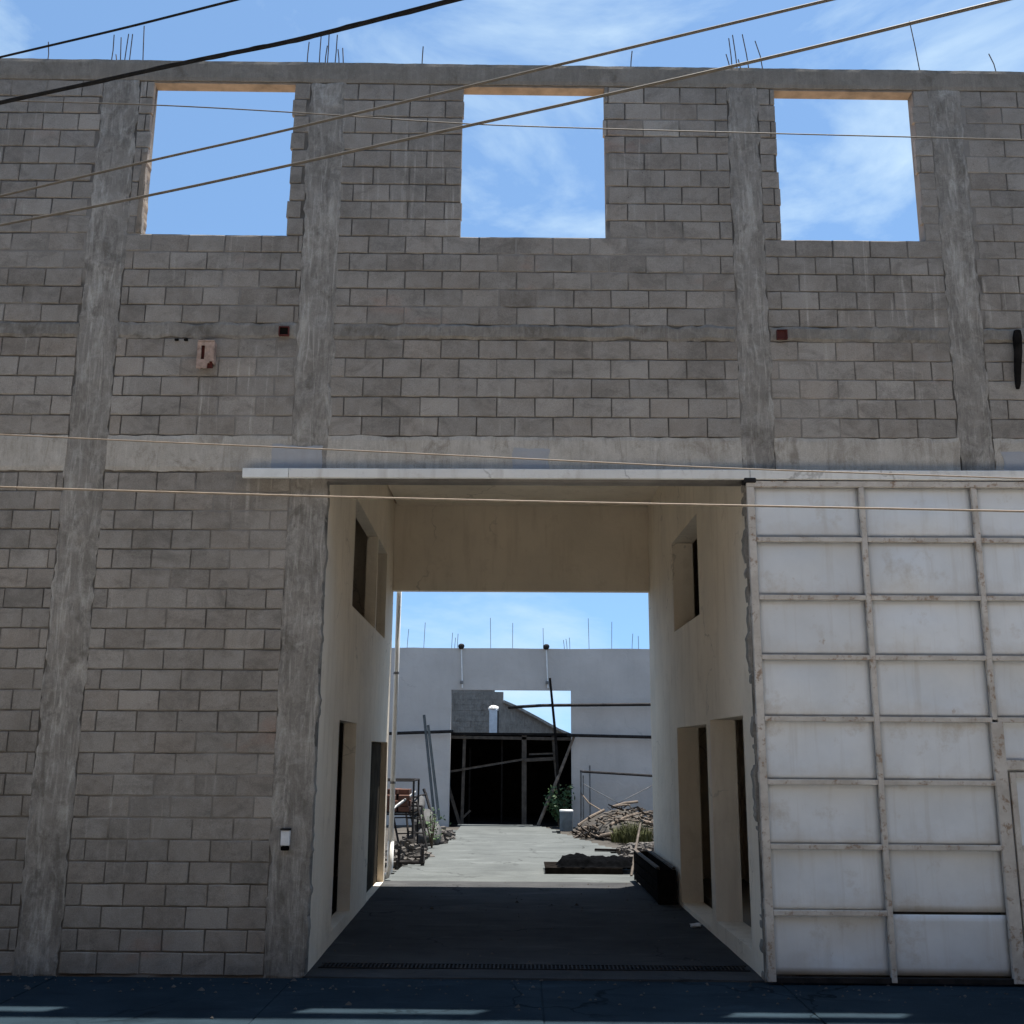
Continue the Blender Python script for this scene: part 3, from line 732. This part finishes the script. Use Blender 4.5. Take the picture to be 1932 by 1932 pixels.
cable([(0, 108, -2.2), (225, 55, -2.8), (440, 1, -3.4)], 0.0095, 'cable_black', 'thin dark cable crossing the top left corner of the sky', 3)
cable([(0, 194, -2.0), (350, 118, -2.9), (560, 75, -3.5), (860, -1, -4.3)], 0.017, 'cable_black', 'thickest black twisted cable slanting up over the left window', 2, True)
cable([(0, 370, -1.6), (285, 303, -2.1), (550, 243, -2.6), (1030, 128, -3.6), (1560, 1, -4.6)], 0.0105, 'cable_grey', 'upper of the two pale cables slanting across the upper windows', 2)
cable([(0, 425, -1.6), (275, 370, -2.1), (545, 312, -2.6), (1140, 180, -3.7), (1510, 95, -4.3), (1900, -1, -5.0)], 0.0115, 'cable_grey', 'lower slanting cable running from left wall past the right rebars', 2)
cable([(0, 190, -1.5), (285, 198, -1.5), (550, 212, -1.5), (870, 233, -1.5), (1142, 243, -1.5), (1465, 252, -1.5), (1932, 264, -1.5)], 0.006, 'cable_grey', 'thin level wire passing behind the slanting cables across all upper windows', 1)
cable([(0, 820, -1.4), (300, 834, -1.4), (620, 848, -1.4), (1000, 866, -1.4), (1390, 884, -1.4), (1932, 903, -1.4)], 0.0065, 'cable_pale', 'thin pale wire in front of the light bond beam', 1)
cable([(0, 919, -1.4), (300, 928, -1.4), (620, 937, -1.4), (1000, 946, -1.4), (1400, 954, -1.4), (1932, 965, -1.4)], 0.0095, 'cable_pale', 'pale wire just below the white gate track', 1)

# ------------------------------------------------------------------ passage and yard things
# white downpipe at the left rear corner
dp = empty('downpipe', (-2.20, 7.56, 0.06), 'white plastic downpipe with elbow at the left rear corner of the passage', 'pipe')
g = bmesh.new(); tube(g, [(-2.130, 7.53, 6.25), (-2.140, 7.53, 3.2), (-2.150, 7.53, 0.62)], 0.042, 12); rel(obj('pipe', g, 'pvc_white', dp, True), dp)
g = bmesh.new(); tube(g, [(-2.150, 7.53, 0.66), (-2.152, 7.53, 0.30), (-2.16, 7.525, 0.20), (-2.19, 7.51, 0.135), (-2.25, 7.50, 0.115), (-2.33, 7.50, 0.11)], 0.052, 12); rel(obj('elbow', g, 'pvc_white', dp, True), dp)
for z in (1.6, 3.4, 5.2):
    g = bmesh.new(); tube(g, [(-2.144, 7.53, z-.02), (-2.144, 7.53, z+.02)], 0.05, 12); rel(obj('clamp', g, 'grey_steel', dp), dp)

# long dark slatted trough against the right wall of the passage
ct = empty('slatted_trough', (2.02, 6.2, 0.06), 'long dark slatted wooden trough standing along the right passage wall', 'trough')
for k in range(3):
    g = bmesh.new(); z = 0.09+k*0.145
    bar(g, (1.90, 4.95, z+.06), (1.86, 7.75, z+.06), 0.022, 0.125, (0, 0, 1), 0.004); rel(obj('slat', g, 'dark_timber', ct), ct)
    g = bmesh.new(); bar(g, (2.13, 4.95, z+.06), (2.09, 7.75, z+.06), 0.022, 0.125, (0, 0, 1), 0.004); rel(obj('slat', g, 'dark_timber', ct), ct)
for y, nm in ((4.93, 'end_panel'), (7.76, 'end_panel')):
    g = bmesh.new(); x = 1.90-(y-4.93)*0.014; bx(g, x-.012, x+.245, y-.015, y+.012, 0.065, 0.525, 0.004); rel(obj(nm, g, 'dark_timber', ct), ct)
for x in (1.885, 2.105):
    g = bmesh.new(); bar(g, (x+.015, 4.92, 0.545), (x-.025, 7.77, 0.545), 0.055, 0.03, (0, 0, 1), 0.004); rel(obj('top_rail', g, 'old_timber', ct), ct)
g = bmesh.new(); bx(g, 1.90, 2.12, 4.96, 7.7, 0.07, 0.09); rel(obj('bottom_board', g, 'dark_timber', ct), ct)
# litter by the right doorway
g = bmesh.new(); lump(g, (2.10, 3.0, 0.085), 0.07, 0.05, 0.03, 2, 0.5, 3, 4)
tag(obj('crumpled_paper', g, 'white_box'), 'crumpled white scrap on the floor at the right doorway', 'litter')

# yard wall
YW = 21.0
yw = empty('yard_wall', (0, YW, 0.03), 'tall pale grey rendered wall closing the yard, with one big opening', 'wall')
V, F = sheet(fine([-9, 9, -2.10, 1.43], 0.6), fine([-0.1, 5.08, 3.86], 0.5), [(-2.10, 1.43, -1, 3.86)], 0, lambda u, v, w: (u, YW + (0.2 if w else 0.0), v + (0.03*fbm(u*.5, 2) if v > 5 else 0)))
rel(raw('wall_body', V, F, 'grey_plaster', yw), yw)
for x, h in ((-3.45, .55), (-2.95, .75), (-2.12, .45), (-2.03, .3), (-1.95, .42), (-0.95, .9), (-0.3, .75), (0.62, .6), (1.25, .25), (1.33, .28), (1.41, .32), (1.98, .9), (2.65, .8), (3.25, .45), (3.45, .38)):
    g = bmesh.new(); dx = random.uniform(-.04, .04); tube(g, [(x, YW+.1, 5.0), (x+dx*.5, YW+.1, 5.1+h*.5), (x+dx, YW+.1, 5.1+h)], 0.008, 5); rel(obj('rebar', g, 'rebar_steel', yw), yw)
for x, lb in ((-1.82, 'floodlight on top of the yard wall above the left side of the opening'), (0.70, 'floodlight on top of the yard wall above the right side of the opening')):
    fl = empty('floodlight', (x, YW-.06, 5.05), lb, 'floodlight', 'floodlights on the yard wall')
    g = bmesh.new(); lump(g, (x, YW-.06, 5.13), 0.10, 0.08, 0.09, 2, 0.1); bmesh.ops.rotate(g, verts=g.verts, cent=(x, YW-.06, 5.13), matrix=Matrix.Rotation(0.5, 3, 'X')); rel(obj('lamp_head', g, 'dark_steel', fl), fl)
    g = bmesh.new(); tube(g, [(x, YW-.03, 5.10), (x+.02, YW-.03, 4.6), (x+.05, YW-.03, 3.92)], 0.022, 8); rel(obj('conduit', g, 'pvc_white', fl), fl)
    g = bmesh.new(); bx(g, x-.02, x+.07, YW-.07, YW-.002, 4.03, 4.12, .006); rel(obj('junction_box', g, 'grey_steel', fl), fl)
# dark pipes strung along the yard wall
def pipe(pts, r, label):
    g = bmesh.new(); tube(g, pts, r, 8); o = obj('steel_pipe', g, 'dark_steel', smooth=True); tag(o, label, 'pipe', 'dark pipes along the yard wall')
pipe([(-5.5, 20.80, 2.52), (-3.82, 20.80, 2.585), (-2.0, 20.80, 2.655)], 0.045, 'dark pipe along the yard wall left of the opening')
pipe([(1.30, 20.80, 2.565), (3.76, 20.80, 2.525), (6.0, 20.80, 2.49)], 0.045, 'lower dark pipe along the yard wall right of the opening')
pipe([(-0.42, 20.75, 3.345), (0.6, 20.75, 3.41), (3.74, 20.75, 3.455), (6.0, 20.75, 3.49)], 0.045, 'upper dark pipe crossing the bright sky in the opening')

# lean-to behind the opening
sh = empty('lean_to_shed', (0, 23.5, 0.03), 'dark open lean-to behind the yard wall opening with timber posts', 'shed')
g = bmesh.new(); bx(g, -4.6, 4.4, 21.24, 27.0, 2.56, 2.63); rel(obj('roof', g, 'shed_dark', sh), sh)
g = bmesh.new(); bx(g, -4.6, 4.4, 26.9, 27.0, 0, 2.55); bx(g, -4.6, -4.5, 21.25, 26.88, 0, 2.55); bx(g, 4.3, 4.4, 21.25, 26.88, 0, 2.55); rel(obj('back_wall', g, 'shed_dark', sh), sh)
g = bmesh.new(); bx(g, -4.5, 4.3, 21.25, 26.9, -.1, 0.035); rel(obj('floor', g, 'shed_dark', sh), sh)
def post(a, b, w, nm='post', mat='old_timber'):
    g = bmesh.new(); bar(g, a, b, w, w*0.8, (0, 1, 0), 0.006); rel(obj(nm, g, mat, sh), sh)
post((0.06, 21.32, 0.03), (0.055, 21.32, 2.56), 0.14)
post((-1.74, 21.34, 0.03), (-1.70, 21.34, 2.56), 0.09)
post((-0.60, 21.6, 0.03), (-0.60, 21.6, 2.56), 0.05, 'post', 'dark_timber')
post((-1.56, 21.8, 0.03), (-1.55, 21.8, 2.2), 0.05, 'post', 'dark_timber')
post((1.05, 21.36, 0.85), (0.90, 21.36, 2.56), 0.09)
post((-2.3, 21.30, 2.50), (1.6, 21.30, 2.46), 0.09, 'rail')
post((-2.3, 21.29, 1.48), (0.06, 21.24, 1.88), 0.06, 'rail')
post((0.06, 21.24, 1.85), (0.95, 21.26, 1.90), 0.09, 'rail')
post((0.2, 21.30, 2.02), (0.92, 21.30, 2.05), 0.05, 'rail')
post((-1.80, 21.30, 0.03), (-2.25, 21.30, 1.40), 0.09, 'brace')
post((-1.73, 21.33, 0.20), (-1.50, 21.33, 0.42), 0.06, 'brace')

pp = empty('leaning_pole', (0.46, 20.55, 0.05), 'old timber pole leaning across the opening against the yard wall', 'pole')
g = bmesh.new(); tube(g, [(0.45, 20.40, 0.06), (0.97, 20.68, 1.25), (1.50, 20.92, 2.52)], [0.05, 0.048, 0.04], 8); rel(obj('pole_shaft', g, 'pale_timber', pp), pp)
tp = empty('tall_pole', (1.05, 20.7, 0.9), 'thin dark upright pole rising past the top of the yard opening', 'pole')
g = bmesh.new(); tube(g, [(1.10, 20.72, 0.05), (0.96, 20.72, 2.55), (0.80, 20.75, 4.2)], [0.045, 0.04, 0.034], 8); rel(obj('pole_shaft', g, 'dark_timber', tp), tp)

# neighbour's stepped block gable seen through the opening
ng = empty('neighbour_gable', (-3, 30, 0), 'stepped brown block gable of a neighbouring house seen through the yard opening', 'building')
G = [(-6.0, 0.0), (3.0, 0.0), (3.0, 2.2), (1.36, 2.86), (0.55, 3.30), (-0.23, 3.70), (-0.72, 3.90), (-0.72, 4.28), (-1.05, 4.28), (-1.05, 4.52), (-1.25, 4.52), (-1.25, 4.75), (-6.0, 4.75)]
g = bmesh.new(); vf = [g.verts.new((x, 30.0, z)) for x, z in G]; g.faces.new(vf)
r = bmesh.ops.extrude_face_region(g, geom=g.faces[:]); bmesh.ops.translate(g, verts=[e for e in r['geom'] if isinstance(e, bmesh.types.BMVert)], vec=(0, 0.2, 0))
bmesh.ops.recalc_face_normals(g, faces=g.faces[:])
rel(obj('gable_wall', g, 'slab_concrete', ng), ng)
g = bmesh.new()
for a, b in zip([(3.0, 2.2), (1.36, 2.86), (0.55, 3.30), (-0.23, 3.70)], [(1.36, 2.86), (0.55, 3.30), (-0.23, 3.70), (-0.72, 3.90)]):
    bar(g, (a[0], 29.98, a[1]+.03), (b[0], 29.98, b[1]+.03), 0.34, 0.09, (0, 0, 1))
rel(obj('coping', g, 'column_concrete', ng), ng)
for zi in range(13):
    for xi in range(9):
        x = -4.6 + xi*0.41 + (0.2 if zi % 2 else 0); z = 2.15 + zi*0.205
        lim = 4.75
        for (a, b), (c, d) in zip(G[3:], G[4:]): pass
        top = 4.70 if x < -1.45 else (4.2 if x < -0.95 else 3.6 - (x+0.72)*0.5)
        if z+.2 > top: continue
        g = bmesh.new(); bx(g, x-.197, x+.197, 29.985+random.uniform(0, .006), 30.05, z+.004, z+.197); rel(obj('block', g, 'slab_concrete', ng), ng)
cb = empty('white_cabinet', (-0.95, 28.2, 2.6), 'narrow white cabinet with rounded cap standing before the stepped gable', 'cabinet')
g = bmesh.new(); bx(g, -1.18, -0.90, 27.9, 28.2, 1.0, 3.55, 0.01); rel(obj('body', g, 'white_box', cb), cb)
g = bmesh.new(); lump(g, (-1.04, 28.05, 3.58), 0.19, 0.19, 0.13, 2, 0.25, 2.5, 3); rel(obj('cap', g, 'white_paint', cb), cb)
g = bmesh.new(); bx(g, -0.898, -0.85, 27.95, 28.2, 1.0, 3.5); rel(obj('side_panel', g, 'dark_steel', cb), cb)

# --- left of the yard
for i, (x0, x1, lb) in enumerate(((-2.03, -2.36, 'left of two blue-grey boards leaning upright over the scrap'), (-1.92, -2.26, 'right of two blue-grey boards leaning upright over the scrap'))):
    g = bmesh.new(); bar(g, (x0-.05, 15.6, 0.52), (x1-.12, 16.6+i*.1, 2.98-i*0.25), 0.055, 0.035, (0, 1, 0), 0.005)
    tag(obj('leaning_board', g, 'blue_board'), lb, 'board', 'boards leaning in the yard')
rk = empty('brick_rack', (-2.75, 13.2, 0.05), 'dark steel rack loaded with red bricks at the left of the yard', 'rack')
def rkt(a_, b_, nm):
    g = bmesh.new(); tube(g, [a_, b_], 0.022, 6); rel(obj(nm, g, 'dark_steel', rk), rk)
for x in (-3.4, -2.30):
    for y in (12.6, 13.7): rkt((x, y, 0.03), (x, y, 1.50), 'upright')
for z in (0.80, 1.49):
    for y in (12.6, 13.7): rkt((-3.42, y, z), (-2.28, y, z), 'cross_tube')
    for x in (-3.4, -2.30): rkt((x, 12.6, z), (x, 13.7, z), 'cross_tube')
g = bmesh.new(); bx(g, -3.42, -2.28, 12.58, 13.72, 0.825, 0.85); rel(obj('shelf', g, 'dark_timber', rk), rk)
rb = random.Random(3); bmsh = None; nb = 0
for lay in range(4):
    for yy in range(3):
        for xx in range(4):
            if rb.random() < 0.12*lay: continue
            x = -3.28 + xx*0.25 + rb.uniform(-.03, .03); y = 12.72 + yy*0.30; z = 0.853 + lay*0.115
            if bmsh is None:
                g = bmesh.new(); bx(g, -.115, .115, -.135, .135, 0, .105, .008); o = obj('brick', g, 'red_brick'); bmsh = o.data
            else: o = link(bpy.data.objects.new('brick', bmsh))
            o.location = (x, y, z); o.rotation_euler = (0, 0, rb.uniform(-.12, .12)); nb += 1
            tag(o, 'red brick stacked on the dark steel rack in the yard', 'brick', 'bricks on the steel rack')
ht = empty('hand_cart', (-2.1, 14.2, 0.05), 'tilted dark tube hand cart loaded with grey sacks beside the brick rack', 'cart')
CR = [(-1.92, 14.75, 0.08), (-2.06, 15.0, 0.5), (-2.28, 15.35, 1.10), (-2.34, 15.4, 1.22)]; CLf = [(-2.36, 13.7, 0.08), (-2.42, 13.95, 0.5), (-2.58, 14.3, 1.05), (-2.62, 14.35, 1.16)]
for q in (CR, CLf):
    g = bmesh.new(); tube(g, q, 0.034, 8); rel(obj('side_rail', g, 'dark_steel', ht), ht)
for k in (0, 1, 2):
    g = bmesh.new(); tube(g, [CR[k], CLf[k]], 0.026, 6); rel(obj('cross_bar', g, 'dark_steel', ht), ht)
g = bmesh.new(); tube(g, [(-1.92, 14.75, 0.09), (-1.80, 14.45, 0.085), (-2.22, 13.45, 0.085), (-2.36, 13.7, 0.09)], 0.036, 8); rel(obj('toe_bar', g, 'dark_steel', ht), ht)
g = bmesh.new(); tube(g, [(-2.72, 12.0, 0.08), (-2.70, 12.0, 0.86), (-2.62, 12.25, 0.98), (-2.30, 13.0, 1.24)], 0.03, 8); rel(obj('push_handle', g, 'grey_steel', ht), ht)
for i, (x, y, z, sx_, sz_, lb) in enumerate(((-2.10, 14.35, 0.26, 0.27, 0.17, 'lowest grey cement sack on the tilted hand cart'), (-2.26, 14.6, 0.56, 0.23, 0.15, 'middle grey cement sack on the tilted hand cart'), (-2.44, 14.8, 0.86, 0.19, 0.15, 'topmost grey cement sack on the tilted hand cart'))):
    g = bmesh.new(); bx(g, x-sx_, x+sx_, y-.34, y+.34, z-sz_, z+sz_)
    bmesh.ops.subdivide_edges(g, edges=g.edges[:], cuts=4, use_grid_fill=True)
    for v in g.verts:
        p = Vector(((v.co.x-x)/sx_, (v.co.y-y)/.34, (v.co.z-z)/sz_)); q = max(1e-3, (abs(p.x)**3.5+abs(p.y)**3.5+abs(p.z)**3.5)**(1/3.5)); p = p/q*(1+0.12*noise.noise(p*2.3+Vector((i*5, 0, 0))))
        v.co = Vector((x+p.x*sx_, y+p.y*.34, z+p.z*sz_))
    bmesh.ops.rotate(g, verts=g.verts, cent=(x, y, z), matrix=Matrix.Rotation(0.45, 3, 'X')); tag(obj('cement_sack', g, 'sack', smooth=True), lb, 'sack', 'sacks on the hand cart')
for i, (o_, ax, ay, w_, h_, lb) in enumerate((((-2.55, 12.6, 0.06), (0.55, 0.25, 0.0), (-0.30, 0.55, 0.95), 1, 1, 'rusty dark tube trestle leaning in front of the brick rack'), ((-2.05, 13.2, 0.06), (-0.40, 0.30, 0.02), (-0.16, 0.45, 0.85), 1, 1, 'second dark tube trestle leaning over the cement sacks'))):
    fr = empty('tube_trestle', o_, lb, 'trestle', 'scrap tube trestles in the yard')
    O, A, Bv = Vector(o_), Vector(ax), Vector(ay)
    for nm, p, q in (('frame_tube', O, O+A), ('frame_tube', O+A, O+A+Bv), ('frame_tube', O+A+Bv, O+Bv), ('frame_tube', O+Bv, O), ('frame_slat', O+Bv*.35, O+A+Bv*.35), ('frame_slat', O+Bv*.68, O+A+Bv*.68)):
        g = bmesh.new(); tube(g, [p, q], 0.024 if nm == 'frame_tube' else 0.014, 7); rel(obj(nm, g, 'dark_steel', fr), fr)
st = empty('steel_stand', (-2.15, 9.9, 0.05), 'low dark steel stand in front of the scrap at the left of the yard', 'stand')
for x, y in ((-2.25, 9.7), (-1.83, 9.8), (-2.3, 10.3), (-1.88, 10.4)):
    g = bmesh.new(); tube(g, [(x, y, 0.05), (x, y, 0.36)], 0.03, 6); rel(obj('leg', g, 'dark_steel', st), st)
g = bmesh.new(); tube(g, [(-2.27, 9.7, 0.13), (-1.81, 9.8, 0.11), (-1.86, 10.4, 0.14), (-2.32, 10.3, 0.14), (-2.27, 9.7, 0.13)], 0.036, 6); rel(obj('ring_bar', g, 'dark_steel', st), st)
# rubble heaps
def heap(name, cx, cy, rx, ry, h, n, mats, label, cat, seed, smin=.02, smax=.10):
    rr_ = random.Random(seed)
    g = bmesh.new()
    for i in range(n):
        a = rr_.uniform(0, 6.283); q = math.sqrt(rr_.random()); x = cx+math.cos(a)*q*rx; y = cy+math.sin(a)*q*ry
        z = 0.04 + h*(1-q)**0.8*rr_.uniform(0.2, 1.0); s = rr_.uniform(smin, smax)
        r = bmesh.ops.create_cube(g, size=1.0)
        M = Matrix.Translation((x, y, z)) @ Matrix.Rotation(rr_.uniform(0, 3), 4, 'Z') @ Matrix.Rotation(rr_.uniform(-.6, .6), 4, 'X') @ Matrix.Diagonal((s*rr_.uniform(1, 2), s, s*rr_.uniform(.5, 1), 1))
        for v in r['verts']: v.co = M @ (v.co + Vector((rr_.uniform(-.18, .18), rr_.uniform(-.18, .18), rr_.uniform(-.18, .18))))
    o = obj(name, g, mats); o['kind'] = 'stuff'; o['label'] = label; o['category'] = cat; return o
heap('rubble_heap', -2.35, 11.2, 0.55, 1.6, 0.42, 220, 'rubble', 'loose broken rubble under the scrap at the left of the yard', 'rubble', 5)
heap('rubble_heap', -2.2, 15.8, 0.6, 2.0, 0.5, 160, 'rubble', 'broken rubble behind the hand cart along the left yard edge', 'rubble', 6)

# --- right of the yard
heap('rubble_heap', 2.75, 12.3, 0.75, 2.6, 0.22, 320, 'rubble', 'pale stones and rubble beside the trough at the right yard edge', 'rubble', 8, .02, .10)
dm = empty('concrete_drum', (1.17, 18.5, 0.06), 'grey concrete test drum standing beside the scrap wood pile', 'drum')
g = bmesh.new(); lathe(g, (1.17, 18.5, 0.06), [(0.165, 0.0), (0.175, 0.02), (0.175, 0.50)], 24); rel(obj('drum_body', g, 'drum_grey', dm, False), dm)
g = bmesh.new(); lathe(g, (1.17, 18.5, 0.06), [(0.182, 0.498), (0.186, 0.515), (0.182, 0.54), (0.16, 0.545)], 24); rel(obj('drum_rim', g, 'white_paint', dm), dm)
sf = empty('scaffold_frame', (2.9, 20.3, 0.02), 'grey tube scaffold frame with crossed braces behind the wood pile', 'scaffold')
def sft(pts, r, nm, mat='grey_steel'):
    g = bmesh.new(); tube(g, pts, r, 7); rel(obj(nm, g, mat, sf), sf)
for x, y in ((1.66, 20.2), (3.74, 20.3)):
    sft([(x, y, 0.02), (x, y, 1.60)], 0.03, 'upright'); sft([(x+.07, y+.1, 0.02), (x+.07, y+.1, 1.45)], 0.018, 'upright'); sft([(x+.28, y+.5, 0.02), (x+.28, y+.5, 1.72)], 0.024, 'upright')
sft([(1.64, 20.2, 1.56), (3.9, 20.25, 1.44)], 0.035, 'top_tube', 'dark_steel')
sft([(1.72, 20.28, 1.22), (2.85, 20.28, 0.62)], 0.011, 'cross_brace'); sft([(3.70, 20.3, 1.20), (2.55, 20.28, 0.62)], 0.011, 'cross_brace')
g = bmesh.new(); tube(g, [(1.64, 20.15, 0.98), (1.85, 19.9, 0.72), (2.2, 19.5, 0.52)], 0.02, 6)
tag(obj('rope', g, 'pale_timber'), 'pale rope hanging from the scaffold frame to the wood pile', 'rope')
# scrap wood: biggest pieces one by one, the tangle below as a mass
rr_ = random.Random(21)
def stick(g, x, y, z, L, r, yaw, pit, rr_):
    d = Vector((math.cos(yaw)*math.cos(pit), math.sin(yaw)*math.cos(pit), math.sin(pit))); c = Vector((x, y, z))
    k = Vector((rr_.uniform(-.03, .03), rr_.uniform(-.03, .03), rr_.uniform(-.03, .03)))
    tube(g, [c-d*L/2, c+k, c+d*L/2], [r, r*.9, r*.7], 5)
def pile_h(x, y):
    q = ((x-2.75)/1.45)**2 + ((y-17.6)/1.9)**2
    return max(0.0, 1-q)*0.78*(0.6+0.4*min(1, max(0, (x-1.4)/1.2)))
g1 = bmesh.new(); g2 = bmesh.new(); g3 = bmesh.new()
for i in range(620):
    x = rr_.uniform(1.35, 4.2); y = rr_.uniform(15.8, 19.6); h = pile_h(x, y)
    if h < 0.04: continue
    stick((g1, g2, g3)[i % 3], x, y, 0.04 + h*rr_.uniform(0.35, 1.0), rr_.uniform(.15, .5), rr_.uniform(.012, .035), rr_.uniform(0, 6.28), rr_.gauss(0, .35), rr_)
for g, mt in ((g1, 'pale_timber'), (g2, 'old_timber'), (g3, 'dark_timber')):
    o = obj('scrap_wood', g, mt); o['kind'] = 'stuff'; o['label'] = 'tangled heap of %s scrap wood at the right of the yard' % {'pale_timber': 'pale', 'old_timber': 'brown', 'dark_timber': 'dark'}[mt]; o['category'] = 'scrap wood'
g = bmesh.new(); lump(g, (2.8, 17.8, 0.0), 1.25, 1.6, 0.55, 3, 0.3, 1.5, 2); o = obj('heap_core', g, 'dirt'); o['kind'] = 'stuff'; o['label'] = 'earth and debris under the scrap wood heap'; o['category'] = 'debris'
LOGS = [((1.45, 17.8, 0.25), (2.15, 18.2, 0.62), .045, 'long pale log sticking out of the wood heap towards the drum'), ((1.42, 17.3, 0.18), (2.0, 17.5, 0.24), .05, 'pale log lying low at the left foot of the wood heap'),
        ((2.2, 16.6, 0.35), (2.9, 16.9, 0.62), .04, 'bent pale branch across the front of the wood heap'), ((2.95, 16.4, 0.45), (3.35, 16.6, 0.30), .05, 'short pale log above the grass clump'),
        ((1.9, 16.2, 0.12), (2.4, 16.1, 0.16), .045, 'brownish log at the front foot of the wood heap'), ((2.3, 17.6, 0.72), (3.0, 17.9, 0.85), .04, 'log lying on top of the wood heap')]
for a, b, r, lb in LOGS:
    g = bmesh.new(); A, Bv = Vector(a), Vector(b); tube(g, [A, A.lerp(Bv, .5)+Vector((0, 0, .03)), Bv], [r, r*.95, r*.8], 8); tag(obj('log', g, 'pale_timber'), lb, 'log', 'bigger logs on the wood heap')
# grass clump and shrub
def blades(name, cx, cy, rx, ry, n, hmin, hmax, mat, seed, z0=0.03, w=0.012):
    q = random.Random(seed); V, F = [], []
    for i in range(n):
        a = q.uniform(0, 6.283); s = math.sqrt(q.random()); x = cx+math.cos(a)*s*rx; y = cy+math.sin(a)*s*ry
        h = q.uniform(hmin, hmax)*(1.15-.5*s); b = q.uniform(0, 6.283); l = q.uniform(.05, .5)*h
        t = Vector((math.cos(b), math.sin(b), 0)); p = Vector((x, y, z0)); sd_ = Vector((-t.y, t.x, 0))*w
        n0 = len(V); V += [p-sd_, p+sd_, p+t*l*.3+Vector((0, 0, h*.6))+sd_*.8, p+t*l*.3+Vector((0, 0, h*.6))-sd_*.8, p+t*l+Vector((0, 0, h))]
        F += [(n0, n0+1, n0+2, n0+3), (n0+3, n0+2, n0+4)]
    return raw(name, V, F, mat)
o = blades('grass_clump', 2.62, 15.7, 0.50, 0.45, 900, .25, .55, 'grass_green', 4, 0.02, 0.010); tag(o, 'olive green grass clump growing at the foot of the wood heap', 'grass')
def shrub(name, cx, cy, rx, h, n, seed, label, leaf=0.05):
    q = random.Random(seed); root = empty(name, (cx, cy, 0.03), label, 'shrub'); g = bmesh.new(); V, F = [], []
    tips = []
    for i in range(9):
        a = q.uniform(0, 6.283); s = q.uniform(.3, 1)*rx; hh = h*q.uniform(.55, 1)
        p = [Vector((cx, cy, .02)), Vector((cx+math.cos(a)*s*.4, cy+math.sin(a)*s*.4, hh*.5)), Vector((cx+math.cos(a)*s, cy+math.sin(a)*s, hh))]
        tube(g, p, [.014, .010, .005], 5); tips.append(p)
    rel(obj('stem', g, 'bark', root), root)
    for i in range(n):
        p = q.choice(tips); t = q.uniform(.35, 1.05); c = p[0].lerp(p[1], t*2) if t < .5 else p[1].lerp(p[2], t*2-1)
        c = c + Vector((q.gauss(0, .09), q.gauss(0, .09), q.gauss(0, .07)))
        d = Vector((q.gauss(0, 1), q.gauss(0, 1), q.gauss(0, .6))).normalized(); u = d.orthogonal().normalized(); l = leaf*q.uniform(.7, 1.4)
        n0 = len(V); V += [c-d*l, c+u*l*.45, c+d*l, c-u*l*.45]; F.append((n0, n0+1, n0+2, n0+3))
    rel(raw('leaves', V, F, 'leaf_green', root), root)
shrub('shrub', 1.05, 20.6, 0.38, 1.15, 700, 5, 'dark green leafy shrub growing beside the opening in the yard wall', 0.055)
shrub('dry_weed', -1.95, 13.4, 0.22, 0.95, 120, 9, 'thin grey weed growing behind the hand cart', 0.035)
# black tarpaulin on a pallet
pl = empty('pallet', (1.0, 8.9, 0.06), 'dark wooden pallet lying flat on the sunlit yard concrete', 'pallet')
for k in range(5):
    g = bmesh.new(); y = 8.62+k*0.2; bx(g, 0.40, 1.74, y, y+.13, 0.145, 0.168, .003); rel(obj('deck_board', g, 'dark_timber', pl), pl)
for x in (0.42, 1.02, 1.62):
    g = bmesh.new(); bx(g, x, x+.1, 8.62, 9.55, 0.064, 0.143); rel(obj('runner', g, 'dark_timber', pl), pl)
g = bmesh.new(); bx(g, 0.40, 1.74, 8.585, 8.615, 0.062, 0.166, .003); rel(obj('side_board', g, 'dark_timber', pl), pl)
g = bmesh.new(); us = fine([0, 1.34], .04); vv = fine([0, 0.9], .04)
def tarp(u, v, w):
    e = min(u/.12, (1.34-u)/.12, v/.12, (.9-v)/.12, 1.0)
    z = 0.155 + 0.13*max(0, e) + 0.075*fbm(u*4, v*4, 3)*max(0.15, e) + 0.03*nz(u*13, v*13, 1)
    return (0.62+u+0.05*fbm(v*3, u, 6), 8.60+v+0.05*fbm(u*3, v, 8), z if w == 0 else 0.172)
V, F = sheet(us, vv, [], 0, tarp); g.free()
tag(raw('folded_tarpaulin', V, F, 'black_plastic', smooth=True), 'crumpled black tarpaulin heaped on the dark pallet', 'tarpaulin')
g = bmesh.new(); lump(g, (1.93, 9.15, 0.19), 0.20, 0.14, 0.09, 3, 0.4, 2.5, 8); tag(obj('black_bag', g, 'black_plastic', smooth=True), 'small black bag end lying right of the tarpaulin heap', 'bag')
g = bmesh.new(); tube(g, [(1.86, 8.35, 0.06), (2.03, 9.2, 0.42), (2.22, 10.1, 0.80)], [.022, .024, .018], 7)
tag(obj('leaning_stick', g, 'old_timber'), 'thin wooden stick propped up beside the rubble right of the tarpaulin', 'stick')
g = bmesh.new(); bar(g, (1.55, 12.9, 0.09), (2.05, 12.8, 0.09), 0.10, 0.035, (0, 0, 1), .004); tag(obj('loose_board', g, 'dark_timber'), 'short dark board lying flat on the yard concrete behind the tarpaulin', 'board')
